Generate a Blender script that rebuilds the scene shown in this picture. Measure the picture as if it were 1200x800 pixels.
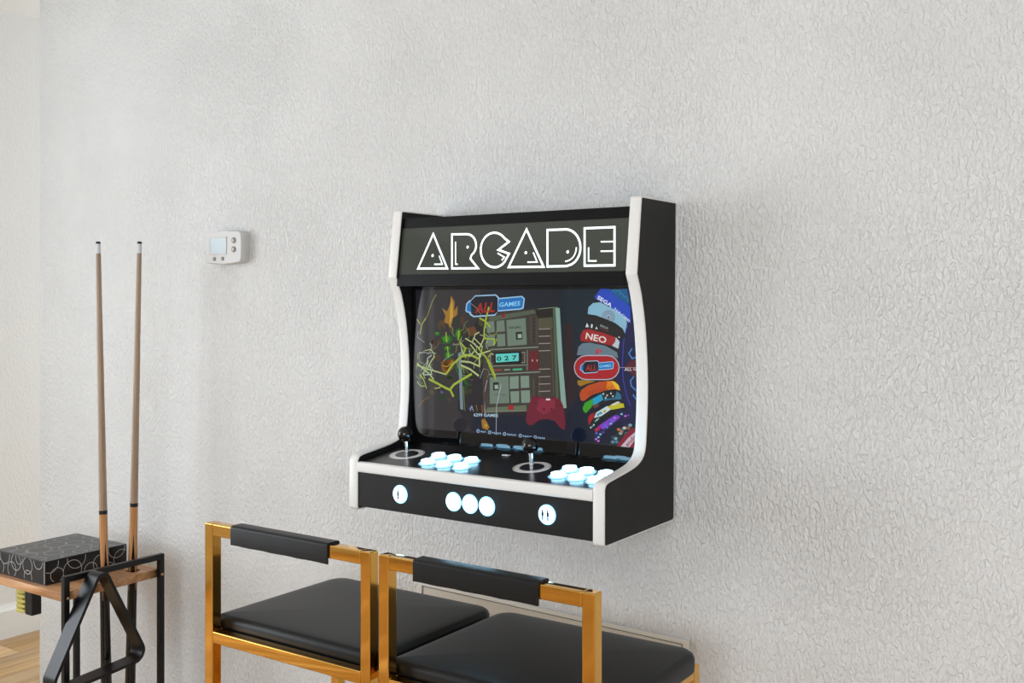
import bpy, bmesh, math, random
from mathutils import Vector, Matrix
from math import pi, sin, cos, radians
for o in list(bpy.data.objects): bpy.data.objects.remove(o, do_unlink=True)
scene = bpy.context.scene
COL = scene.collection
random.seed(7)

# ---------------------------------------------------------------- camera
cam_d = bpy.data.cameras.new('camera'); cam = bpy.data.objects.new('camera', cam_d); COL.objects.link(cam)
cam.location = (0, -1.95, 1.30); cam.rotation_euler = (pi/2, 0, 0.60251)
cam_d.sensor_width = 36; cam_d.lens = 36.855; cam_d.shift_y = -0.0425; cam_d.clip_start = 0.02
scene.camera = cam

# ---------------------------------------------------------------- world, light, exposure
world = bpy.data.worlds.new('world'); scene.world = world; world.use_nodes = True
wn = world.node_tree; wn.nodes.clear()
bg = wn.nodes.new('ShaderNodeBackground'); wo = wn.nodes.new('ShaderNodeOutputWorld')
bg.inputs[0].default_value = (0.90, 0.95, 1.0, 1); bg.inputs[1].default_value = 1.5
wn.links.new(bg.outputs[0], wo.inputs[0])
def area(name, loc, rot, sx, sy, power, color=(1, 1, 1), spread=pi):
    d = bpy.data.lights.new(name, 'AREA'); d.shape = 'RECTANGLE'; d.size = sx; d.size_y = sy
    d.energy = power; d.color = color; d.spread = spread
    o = bpy.data.objects.new(name, d); COL.objects.link(o); o.location = loc; o.rotation_euler = rot
    return o
# daylight outside the left-wall window; front and hall lights are added unseen fill
area('window_light_left', (-4.10, -2.05, 1.30), (0, -pi/2, 0), 1.6, 2.2, 57, (0.85, 0.925, 1.0))
area('fill_light_front', (0.6, -4.75, 1.35), (-pi/2, 0, pi), 3.2, 1.7, 94, (0.85, 0.92, 1.0))
area('fill_light_hall', (-3.4, 3.3, 1.2), (-pi/2, 0, 0), 0.7, 1.7, 115, (0.86, 0.93, 1.0))
scene.view_settings.view_transform = 'Standard'
scene.view_settings.look = 'None'
scene.view_settings.exposure = 0.0
scene.view_settings.gamma = 1.0
scene.view_settings.use_curve_mapping = False

# ---------------------------------------------------------------- helpers
def s2l(c):
    r = []
    for v in c[:3]:
        v = v/255.0
        r.append(v/12.92 if v <= 0.04045 else ((v+0.055)/1.055)**2.4)
    return (r[0], r[1], r[2], 1)
def mat(name, rgb, rough=0.5, metal=0.0, emit=None, estr=0.0, spec=0.5):
    m = bpy.data.materials.new(name); m.use_nodes = True
    b = m.node_tree.nodes['Principled BSDF']
    b.inputs['Base Color'].default_value = s2l(rgb); b.inputs['Roughness'].default_value = rough
    b.inputs['Metallic'].default_value = metal; b.inputs['Specular IOR Level'].default_value = spec
    if emit: b.inputs['Emission Color'].default_value = s2l(emit); b.inputs['Emission Strength'].default_value = estr
    return m
def nd(m, t, **kw):
    n = m.node_tree.nodes.new(t)
    for k, v in kw.items(): setattr(n, k, v)
    return n
def coords(m, scale=(1, 1, 1), rot=(0, 0, 0), src='Object'):
    tc = nd(m, 'ShaderNodeTexCoord'); mp = nd(m, 'ShaderNodeMapping')
    mp.inputs['Scale'].default_value = scale; mp.inputs['Rotation'].default_value = rot
    m.node_tree.links.new(tc.outputs[src], mp.inputs[0]); return mp.outputs[0]
def noise(m, vec, scale, detail=3, rough=0.5, dist=0.0):
    n = nd(m, 'ShaderNodeTexNoise'); n.inputs['Scale'].default_value = scale; n.inputs['Detail'].default_value = detail
    n.inputs['Roughness'].default_value = rough; n.inputs['Distortion'].default_value = dist
    m.node_tree.links.new(vec, n.inputs['Vector']); return n.outputs['Fac']
def ramp(m, fac, stops):
    r = nd(m, 'ShaderNodeValToRGB'); e = r.color_ramp.elements
    while len(e) < len(stops): e.new(0.5)
    for i, (p, c) in enumerate(stops): e[i].position = p; e[i].color = c
    m.node_tree.links.new(fac, r.inputs[0]); return r.outputs[0]
def bump(m, h, strength, dist, normal=None):
    b = nd(m, 'ShaderNodeBump'); b.inputs['Strength'].default_value = strength; b.inputs['Distance'].default_value = dist
    m.node_tree.links.new(h, b.inputs['Height'])
    if normal: m.node_tree.links.new(normal, b.inputs['Normal'])
    m.node_tree.links.new(b.outputs[0], m.node_tree.nodes['Principled BSDF'].inputs['Normal']); return b.outputs[0]
def g(v): return (v, v, v, 1)

# wall paint with a trowelled, knocked-down plaster relief
def wall_material(name, rgb, strength, wear):
    m = mat(name, rgb, 0.55, spec=0.35); L = m.node_tree.links
    v = coords(m, (1.0, 1.0, 0.52))
    n1 = noise(m, v, 150, 2.0, 0.5, 0.5)
    r1 = ramp(m, n1, [(0.0, g(0)), (0.40, g(0)), (0.62, g(1)), (1, g(1))])
    n2 = noise(m, v, 150, 2, 0.6, 0.6)
    patch = noise(m, coords(m, (1, 1, 1)), 1.6, 2, 0.5)
    pr = ramp(m, patch, [(0.36, g(0.7)), (0.62, g(1.0))])
    a = nd(m, 'ShaderNodeMath', operation='MULTIPLY_ADD'); L.new(n2, a.inputs[0]); a.inputs[1].default_value = 0.6; L.new(r1, a.inputs[2])
    b = nd(m, 'ShaderNodeMath', operation='MULTIPLY'); L.new(a.outputs[0], b.inputs[0]); L.new(pr, b.inputs[1])
    bump(m, b.outputs[0], strength, 0.0021)
    if wear:
        c = ramp(m, noise(m, coords(m), 2.2, 3, 0.6), [(0.35, s2l([x-5 for x in rgb])), (0.65, s2l([x+3 for x in rgb]))])
        L.new(c, m.node_tree.nodes['Principled BSDF'].inputs['Base Color'])
    return m
M = {}
M['wall'] = wall_material('wall_plaster', (222, 222, 221), 1.0, True)
M['wall_side'] = wall_material('wall_plaster_side', (224, 223, 220), 0.25, False)
M['ceiling'] = mat('ceiling_paint', (228, 228, 226), 0.8)
M['trim'] = mat('trim_paint', (226, 225, 221), 0.35)
M['panel'] = mat('cream_panel_paint', (214, 211, 203), 0.45)
M['gap'] = mat('dark_gap', (60, 58, 54), 0.9)
M['laminate'] = mat('black_laminate', (24, 24, 24), 0.55, spec=0.28)
M['laminate_in'] = mat('black_laminate_inner', (9, 9, 10), 0.35, spec=0.18)
M['deckblack'] = mat('control_deck_vinyl', (13, 13, 15), 0.30, spec=0.5)
M['bezel'] = mat('black_bezel_glass', (5, 5, 7), 0.03, spec=0.5)
M['tmold'] = mat('white_edge_moulding', (232, 231, 228), 0.30)
M['chrome'] = mat('chrome', (220, 222, 224), 0.08, 1.0)
M['ballblack'] = mat('glossy_black_ball', (8, 8, 9), 0.05)
M['ring'] = mat('grey_ring_print', (236, 234, 232), 0.3)
M['ring2'] = mat('blue_grey_ring_print_glow', (120, 150, 165), 0.3, emit=(110, 180, 215), estr=0.55)  # emission imitates the button glow spilling onto the printed ring
M['glow'] = mat('lit_button', (235, 245, 250), 0.3, emit=(165, 222, 255), estr=10.0)
M['glowrim'] = mat('lit_button_rim', (120, 190, 220), 0.25, emit=(130, 208, 250), estr=2.6)
M['ink'] = mat('black_ink', (30, 34, 40), 0.5)
M['marquee'] = mat('marquee_acrylic', (30, 32, 28), 0.12, emit=(48, 51, 45), estr=1.0)
M['lettering'] = mat('lit_lettering', (230, 240, 240), 0.3, emit=(236, 250, 250), estr=1.1)
M['plastic'] = mat('thermostat_plastic', (200, 199, 197), 0.4)
M['plastic2'] = mat('thermostat_plastic_grey', (198, 197, 192), 0.4)
M['lcd'] = mat('thermostat_display', (168, 182, 188), 0.2)
M['btn'] = mat('thermostat_button', (140, 134, 128), 0.4)
M['btnlight'] = mat('thermostat_button_mark', (214, 212, 208), 0.4)
M['gold'] = mat('polished_gold', (224, 172, 88), 0.07, 1.0)
M['iron'] = mat('black_powder_coat', (15, 15, 16), 0.38, spec=0.35)
M['bolt'] = mat('brass_bolt', (176, 146, 104), 0.35, 0.8)
M['triangle'] = mat('black_gloss_plastic', (7, 8, 10), 0.34, spec=0.35)
M['boxside'] = mat('black_box_paper', (16, 16, 20), 0.28)
M['boxline'] = mat('silver_circle_print', (186, 186, 186), 0.35)
M['brushback'] = mat('black_brush_back', (20, 20, 20), 0.5)
M['yellow'] = mat('yellow_bristle', (212, 202, 112), 0.6)
M['ferrule'] = mat('white_ferrule', (205, 208, 212), 0.3)
M['cuetip'] = mat('black_leather_tip', (24, 24, 26), 0.7)
M['gloss_black'] = mat('gloss_black_butt', (14, 13, 13), 0.2)

def leather():
    m = mat('black_leather', (8, 8, 9), 0.40, spec=0.30)
    v = coords(m)
    bump(m, noise(m, v, 420, 2, 0.5), 0.12, 0.0008)
    return m
M['leather'] = leather()
def wood(name, c1, c2, scale, rough, plank=False):
    m = mat(name, c1, rough); L = m.node_tree.links
    v = coords(m, scale)
    n = noise(m, v, 1.0, 5, 0.62, 0.5)
    c = ramp(m, n, [(0.34, s2l(c1)), (0.66, s2l(c2))])
    if plank:
        oi = nd(m, 'ShaderNodeObjectInfo'); hs = nd(m, 'ShaderNodeHueSaturation')
        mr = nd(m, 'ShaderNodeMapRange'); mr.inputs['To Min'].default_value = 0.88; mr.inputs['To Max'].default_value = 1.10
        L.new(oi.outputs['Random'], mr.inputs['Value']); L.new(mr.outputs[0], hs.inputs['Value']); L.new(c, hs.inputs['Color']); c = hs.outputs[0]
    L.new(c, m.node_tree.nodes['Principled BSDF'].inputs['Base Color'])
    bump(m, n, 0.15, 0.001)
    return m
M['floor'] = wood('oak_floor', (172, 134, 88), (206, 172, 124), (38, 2.2, 10), 0.4, True)
M['shelfwood'] = wood('shelf_wood', (176, 122, 80), (218, 170, 124), (4, 55, 60), 0.45)
M['shelfend'] = wood('shelf_wood_top', (170, 112, 68), (204, 148, 98), (5, 70, 60), 0.4)
M['shaft'] = wood('maple_shaft', (146, 122, 100), (166, 142, 118), (200, 200, 6), 0.35)
M['butt'] = wood('honey_butt_wood', (168, 116, 70), (200, 148, 98), (160, 160, 6), 0.22)

def link(name, me, m=None, parent=None):
    o = bpy.data.objects.new(name, me); COL.objects.link(o)
    if m is not None:
        for q in (m if isinstance(m, (list, tuple)) else [m]): me.materials.append(q)
    if parent is not None: o.parent = parent
    return o
def obj(name, bm, m=None, parent=None, smooth=False, loc=(0, 0, 0)):
    me = bpy.data.meshes.new(name)
    bmesh.ops.recalc_face_normals(bm, faces=bm.faces[:]) if not getattr(bm, '_norecalc', False) else None
    bm.to_mesh(me); bm.free()
    if smooth: sm(me)
    o = link(name, me, m, parent); o.location = loc
    return o
def sm(me, ang=50):
    me.polygons.foreach_set('use_smooth', [True]*len(me.polygons))
    me.set_sharp_from_angle(angle=radians(ang))
def add_box(bm, c, s, bev=0.0, seg=2, rot=None):
    r = bmesh.ops.create_cube(bm, size=1.0); vs = r['verts']
    bmesh.ops.scale(bm, vec=s, verts=vs)
    if bev > 0:
        es = list({e for v in vs for e in v.link_edges})
        rr = bmesh.ops.bevel(bm, geom=es, offset=bev, segments=seg, profile=0.5, affect='EDGES')
        vs = list(set(rr['verts']) | {v for v in vs if v.is_valid})
    if rot is not None: bmesh.ops.rotate(bm, cent=(0, 0, 0), matrix=rot, verts=vs)
    bmesh.ops.translate(bm, vec=c, verts=vs)
    return vs
def box_obj(name, lo, hi, m, parent=None, bev=0.0, seg=2, smooth=True):
    bm = bmesh.new(); add_box(bm, [(a+b)/2 for a, b in zip(lo, hi)], [abs(b-a) for a, b in zip(lo, hi)], bev, seg)
    o = obj(name, bm, m, parent, smooth and bev > 0)
    if smooth and bev > 0: weighted(o)
    return o
def weighted(o):
    w = o.modifiers.new('weighted_normals', 'WEIGHTED_NORMAL'); w.weight = 100; w.keep_sharp = False
def add_cyl(bm, p0, p1, r0, r1=None, n=20, cap=True):
    r1 = r0 if r1 is None else r1
    p0 = Vector(p0); p1 = Vector(p1); d = (p1-p0); z = d.normalized()
    x = z.orthogonal().normalized(); y = z.cross(x)
    a = [bm.verts.new(p0+(x*cos(2*pi*i/n)+y*sin(2*pi*i/n))*r0) for i in range(n)]
    b = [bm.verts.new(p1+(x*cos(2*pi*i/n)+y*sin(2*pi*i/n))*r1) for i in range(n)]
    for i in range(n): bm.faces.new((a[i], a[(i+1) % n], b[(i+1) % n], b[i]))
    if cap: bm.faces.new(a[::-1]); bm.faces.new(b)
def add_lathe(bm, prof, origin=(0, 0, 0), axis=(0, 0, 1), n=24):
    # prof: list of (radius, height along axis)
    z = Vector(axis).normalized(); x = z.orthogonal().normalized(); y = z.cross(x); o = Vector(origin); rings = []
    for r, h in prof:
        if r < 1e-6: rings.append([bm.verts.new(o+z*h)])
        else: rings.append([bm.verts.new(o+z*h+(x*cos(2*pi*i/n)+y*sin(2*pi*i/n))*r) for i in range(n)])
    for A, B in zip(rings, rings[1:]):
        if len(A) == 1 and len(B) == 1: continue
        for i in range(n):
            j = (i+1) % n
            if len(A) == 1: bm.faces.new((A[0], B[i], B[j]))
            elif len(B) == 1: bm.faces.new((A[i], A[j], B[0]))
            else: bm.faces.new((A[i], A[j], B[j], B[i]))
    if len(rings[0]) > 1: bm.faces.new(rings[0][::-1])
    if len(rings[-1]) > 1: bm.faces.new(rings[-1])
def add_prism(bm, pts, fn, h0, h1):
    # extrude the outline pts between two heights; fn(u, v, h) -> xyz
    a = [bm.verts.new(fn(u, v, h0)) for u, v in pts]; b = [bm.verts.new(fn(u, v, h1)) for u, v in pts]; n = len(pts)
    for i in range(n): bm.faces.new((a[i], a[(i+1) % n], b[(i+1) % n], b[i]))
    bm.faces.new(a[::-1]); bm.faces.new(b)
def round_corners(pts, radii, seg=5):
    out = []; n = len(pts)
    for i, p in enumerate(pts):
        r = radii[i] if isinstance(radii, (list, tuple)) else radii
        if r <= 0: out.append(tuple(p)); continue
        p = Vector(p); a = Vector(pts[i-1])-p; b = Vector(pts[(i+1) % n])-p
        la, lb = a.length, b.length; a.normalize(); b.normalize()
        ang = a.angle(b); t = min(r/math.tan(ang/2), la*0.49, lb*0.49); rr = t*math.tan(ang/2)
        c = p+(a+b).normalized()*(rr/sin(ang/2)); s = p+a*t-c; e = p+b*t-c
        a0 = math.atan2(s.y, s.x); a1 = math.atan2(e.y, e.x); d = (a1-a0+pi) % (2*pi)-pi
        for k in range(seg+1):
            q = a0+d*k/seg; out.append((c.x+rr*cos(q), c.y+rr*sin(q)))
    return out
def empty(name, loc=(0, 0, 0), label=None, cat=None, group=None):
    o = bpy.data.objects.new(name, None); COL.objects.link(o); o.location = loc; o.empty_display_size = 0.05
    if label: tag(o, label, cat, group)
    return o
def tag(o, label, cat, group=None):
    o['label'] = label; o['category'] = cat
    if group: o['group'] = group
    return o
def struct(o): o['kind'] = 'structure'; return o
def reparent(root):
    # children were modelled in world space: keep them there under an Empty placed at the thing's base
    inv = Matrix.Translation(root.location).inverted()
    for ch in root.children:
        ch.matrix_parent_inverse = inv
def text_mesh(s, bold=0.0):
    # built-in vector font as a flat mesh, capital height normalised to 1
    cu = bpy.data.curves.new('t', 'FONT'); cu.body = s; cu.size = 1.0; cu.resolution_u = 2; cu.offset = bold
    o = bpy.data.objects.new('t', cu); COL.objects.link(o)
    dg = bpy.context.evaluated_depsgraph_get(); me = bpy.data.meshes.new_from_object(o.evaluated_get(dg))
    vs = [(v.co.x, v.co.y) for v in me.vertices]; fs = [tuple(p.vertices) for p in me.polygons]
    bpy.data.objects.remove(o, do_unlink=True); bpy.data.meshes.remove(me)
    return vs, fs
def stroke_polys(pts, w, close):
    # each segment of a stroke as a quad, mitred at the joints
    n = len(pts); P = [Vector(p) for p in pts]; L = []; R = []
    for i in range(n):
        if close: a, b = P[i-1], P[(i+1) % n]
        else: a, b = P[max(i-1, 0)], P[min(i+1, n-1)]
        d1 = (P[i]-a) if (P[i]-a).length > 1e-9 else (b-P[i]); d2 = (b-P[i]) if (b-P[i]).length > 1e-9 else d1
        n1 = Vector((-d1.y, d1.x)).normalized(); n2 = Vector((-d2.y, d2.x)).normalized(); m = (n1+n2)
        if m.length < 1e-6: m = n1
        m.normalize(); k = w/2/max(0.35, m.dot(n1)); L.append(P[i]+m*k); R.append(P[i]-m*k)
    return [(L[i], L[(i+1) % n], R[(i+1) % n], R[i]) for i in range(n if close else n-1)]

# ================================================================ the setting
XL = -3.87      # side wall beyond the opening
XE = -3.229     # free end of the main wall
# main wall with a rounded free end
prof = round_corners([(XE, 0), (3.0, 0), (3.0, 0.14), (XE, 0.14)], [0.018, 0, 0, 0.018], 6)
bm = bmesh.new(); add_prism(bm, prof, lambda u, v, h: (u, v, h), 0, 2.44)
struct(obj('wall_back', bm, M['wall'], smooth=True))
def wall_with_opening(name, axis, pos, thick, a0, a1, b0, b1, z0, z1, H, m):
    bm = bmesh.new()
    def bx(s0, s1, q0, q1):
        if s1-s0 < 1e-4 or q1-q0 < 1e-4: return
        lo, hi = ((pos, s0, q0), (pos+thick, s1, q1)) if axis == 'x' else ((s0, pos, q0), (s1, pos+thick, q1))
        add_box(bm, [(p+q)/2 for p, q in zip(lo, hi)], [abs(q-p) for p, q in zip(lo, hi)])
    bx(a0, b0, 0, H); bx(b1, a1, 0, H); bx(b0, b1, 0, z0); bx(b0, b1, z1, H)
    return struct(obj(name, bm, m))
wall_with_opening('wall_left', 'x', XL, -0.14, -4.6, 3.2, -3.1, -1.0, 0.45, 2.1, 2.44, M['wall_side'])
wall_with_opening('wall_front', 'y', -4.6, -0.14, XL-0.14, 3.14, -1.0, 2.2, 0.5, 2.15, 2.44, M['wall_side'])
wall_with_opening('wall_hall', 'y', 3.2, 0.14, XL-0.14, -2.6, -3.7, -3.1, 0.4, 2.1, 2.44, M['wall_side'])
struct(box_obj('wall_right', (3.0, -4.74, 0), (3.14, 0.14, 2.44), M['wall_side']))
struct(box_obj('wall_hall_right', (-2.74, 0.14, 0), (-2.6, 3.2, 2.44), M['wall_side']))
struct(box_obj('ceiling', (XL-0.14, -4.74, 2.4), (3.14, 3.34, 2.5), M['ceiling']))
def window_frame(name, axis, pos, b0, b1, z0, z1):
    root = struct(empty(name, ((pos, (b0+b1)/2, z0) if axis == 'x' else ((b0+b1)/2, pos, z0))))
    def bx(nm, s0, s1, q0, q1):
        lo, hi = ((pos-0.03, s0, q0), (pos+0.03, s1, q1)) if axis == 'x' else ((s0, pos-0.03, q0), (s1, pos+0.03, q1))
        box_obj(nm, lo, hi, M['trim'], root, 0.004, 1)
    bx('window_frame', b0, b1, z0, z0+0.05); bx('window_frame', b0, b1, z1-0.05, z1)
    bx('window_frame', b0, b0+0.05, z0+0.05, z1-0.05); bx('window_frame', b1-0.05, b1, z0+0.05, z1-0.05)
    bx('mullion', (b0+b1)/2-0.02, (b0+b1)/2+0.02, z0+0.05, z1-0.05)
    reparent(root)
window_frame('window_1', 'x', XL-0.07, -3.1, -1.0, 0.45, 2.1)
window_frame('added_window_front', 'y', -4.67, -1.0, 2.2, 0.5, 2.15)  # unseen window added behind the camera for general fill light
window_frame('added_window_hall', 'y', 3.27, -3.7, -3.1, 0.4, 2.1)  # unseen hall window, added to brighten the strip of side wall
def baseboard(name, pts):
    # pts: wall side line from a to b, offset direction n
    (x0, y0), (x1, y1), (nx, ny) = pts
    pr = [(0, 0), (0.014, 0), (0.014, 0.105), (0.008, 0.116), (0.005, 0.1235), (0, 0.1235)]
    bm = bmesh.new(); A = [bm.verts.new((x0+nx*d, y0+ny*d, z)) for d, z in pr]; B = [bm.verts.new((x1+nx*d, y1+ny*d, z)) for d, z in pr]
    k = len(pr)
    for i in range(k): bm.faces.new((A[i], A[(i+1) % k], B[(i+1) % k], B[i]))
    bm.faces.new(A[::-1]); bm.faces.new(B)
    return struct(obj(name, bm, M['trim']))
baseboard('baseboard_left', ((XL, -4.6), (XL, 3.2), (1, 0)))
baseboard('baseboard_right', ((3.0, -4.6), (3.0, 0), (-1, 0)))
baseboard('baseboard_front', ((XL, -4.6), (3.0, -4.6), (0, 1)))
# floor: sub-floor with separate oak planks running in depth
fl = struct(box_obj('floor', (XL-0.14, -4.74, -0.08), (3.14, 3.34, -0.012), M['gap']))
bm = bmesh.new(); add_box(bm, (0, 0, -0.006), (0.1915, 1.598, 0.012), 0.0012, 1)
pk = obj('plank', bm, M['floor'], fl, True)
first = True; i = 0; x = XL+0.096
while x < 3.05:
    y = -4.6+0.8-(i*0.53) % 1.6
    while y < (3.9 if x < -2.65 else 0.8):
        if first: o = pk; first = False
        else: o = pk.copy(); COL.objects.link(o)
        o.location = (x, y, 0); y += 1.6
    x += 0.193; i += 1

# recessed-looking access panel low on the wall (it sits a little out of level)
ap = empty('access_panel', (-1.262, -0.001, 0.40), 'low wide cream access panel on the wall behind the gold stools', 'wall panel')
w, h, z1 = 0.709, 0.44, 0.215
def frame_piece(pts, name='frame_rail', m=M['trim'], d=0.006):
    bm = bmesh.new(); add_prism(bm, pts, lambda u, v, hh: (u, hh, v), 0.0, -d)
    o = obj(name, bm, m, ap); return o
W2 = w/2; b = 0.014
frame_piece([(-W2, z1), (W2, z1), (W2-b, z1-b*0.6), (-W2+b, z1-b*0.6)])
frame_piece([(-W2, z1-h), (W2, z1-h), (W2-b, z1-h+b), (-W2+b, z1-h+b)])
frame_piece([(-W2, z1-h), (-W2, z1), (-W2+b, z1-b*0.6), (-W2+b, z1-h+b)])
frame_piece([(W2, z1-h), (W2, z1), (W2-b, z1-b*0.6), (W2-b, z1-h+b)])
frame_piece([(-W2+b, z1-h+b), (W2-b, z1-h+b), (W2-b, z1-b*0.6), (-W2+b, z1-b*0.6)], 'shadow_gap', M['gap'], 0.0006)
frame_piece([(-W2+b+0.0015, z1-0.040), (W2-b-0.004, z1-0.040), (W2-b-0.004, z1-b*0.6-0.003), (-W2+b+0.0015, z1-b*0.6-0.003)], 'header_strip', M['panel'], 0.003)
frame_piece([(-W2+b+0.0015, z1-h+b+0.003), (W2-b-0.004, z1-h+b+0.003), (W2-b-0.004, z1-0.0412), (-W2+b+0.0015, z1-0.0412)], 'door_panel', M['panel'], 0.003)
ap.rotation_euler = (0, radians(1.1), 0)

# ================================================================ thermostat
th = empty('thermostat', (-2.283, 0, 1.438), 'small white wall thermostat with grey display and four buttons', 'thermostat')
TX0, TX1, TZ0, TZ1 = -2.357, -2.209, 1.3935, 1.484
pr = round_corners([(TX0, TZ0+0.003), ((TX0+TX1)/2, TZ0-0.002), (TX1, TZ0+0.003), (TX1+0.002, (TZ0+TZ1)/2), (TX1, TZ1-0.003), ((TX0+TX1)/2, TZ1+0.002), (TX0, TZ1-0.003), (TX0-0.002, (TZ0+TZ1)/2)],
                   [0.012, 0, 0.012, 0, 0.012, 0, 0.012, 0], 5)
cx, cz = (TX0+TX1)/2, (TZ0+TZ1)/2
bm = bmesh.new(); rings = []
for sc, y in ((1.0, 0), (1.0, -0.020), (0.985, -0.026), (0.955, -0.030)):
    rings.append([bm.verts.new((cx+(px-cx)*sc, y, cz+(pz-cz)*sc)) for px, pz in pr])
for A, B in zip(rings, rings[1:]):
    for i in range(len(A)): bm.faces.new((A[i], A[(i+1) % len(A)], B[(i+1) % len(A)], B[i]))
bm.faces.new(rings[-1]); bm.faces.new(rings[0][::-1])
obj('body', bm, M['plastic'], th, True)
# raised frame round the display, display, buttons, side grille
dx0, dx1, dz0, dz1 = -2.335, -2.270, 1.4235, 1.4645
bm = bmesh.new()
for lo, hi in (((dx0-0.005, dz0-0.004), (dx0, dz1+0.004)), ((dx1, dz0-0.004), (dx1+0.003, dz1+0.004)), ((dx0, dz1), (dx1, dz1+0.004)), ((dx0, dz0-0.004), (dx1, dz0))):
    add_box(bm, ((lo[0]+hi[0])/2, -0.0308, (lo[1]+hi[1])/2), (hi[0]-lo[0], 0.0024, hi[1]-lo[1]), 0.0005, 1)
obj('display_frame', bm, M['plastic2'], th)
box_obj('display', (dx0, -0.0312, dz0), (dx1, -0.0296, dz1), M['lcd'], th)
for x, z, r in ((-2.2385, 1.4566, 0.0082), (-2.2385, 1.4323, 0.0082), (-2.318, 1.4076, 0.0055), (-2.284, 1.4080, 0.0055)):
    bm = bmesh.new(); add_lathe(bm, [(r, 0.0), (r, 0.002), (r*0.8, 0.003), (0, 0.0034)], (x, -0.0298, z), (0, -1, 0), 20)
    bo = obj('button', bm, M['btn'], th, True)
    if r > 0.006:
        bm = bmesh.new(); add_box(bm, (x, -0.0335, z), (0.005, 0.001, 0.006), 0.0004, 1); obj('arrow_mark', bm, M['btnlight'], bo)
for k in range(3):
    box_obj('side_groove', (TX1+0.0002, -0.018+k*0.006, 1.412), (TX1+0.0022, -0.0165+k*0.006, 1.466), M['plastic2'], th, 0.0003, 1)
reparent(th)

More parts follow.
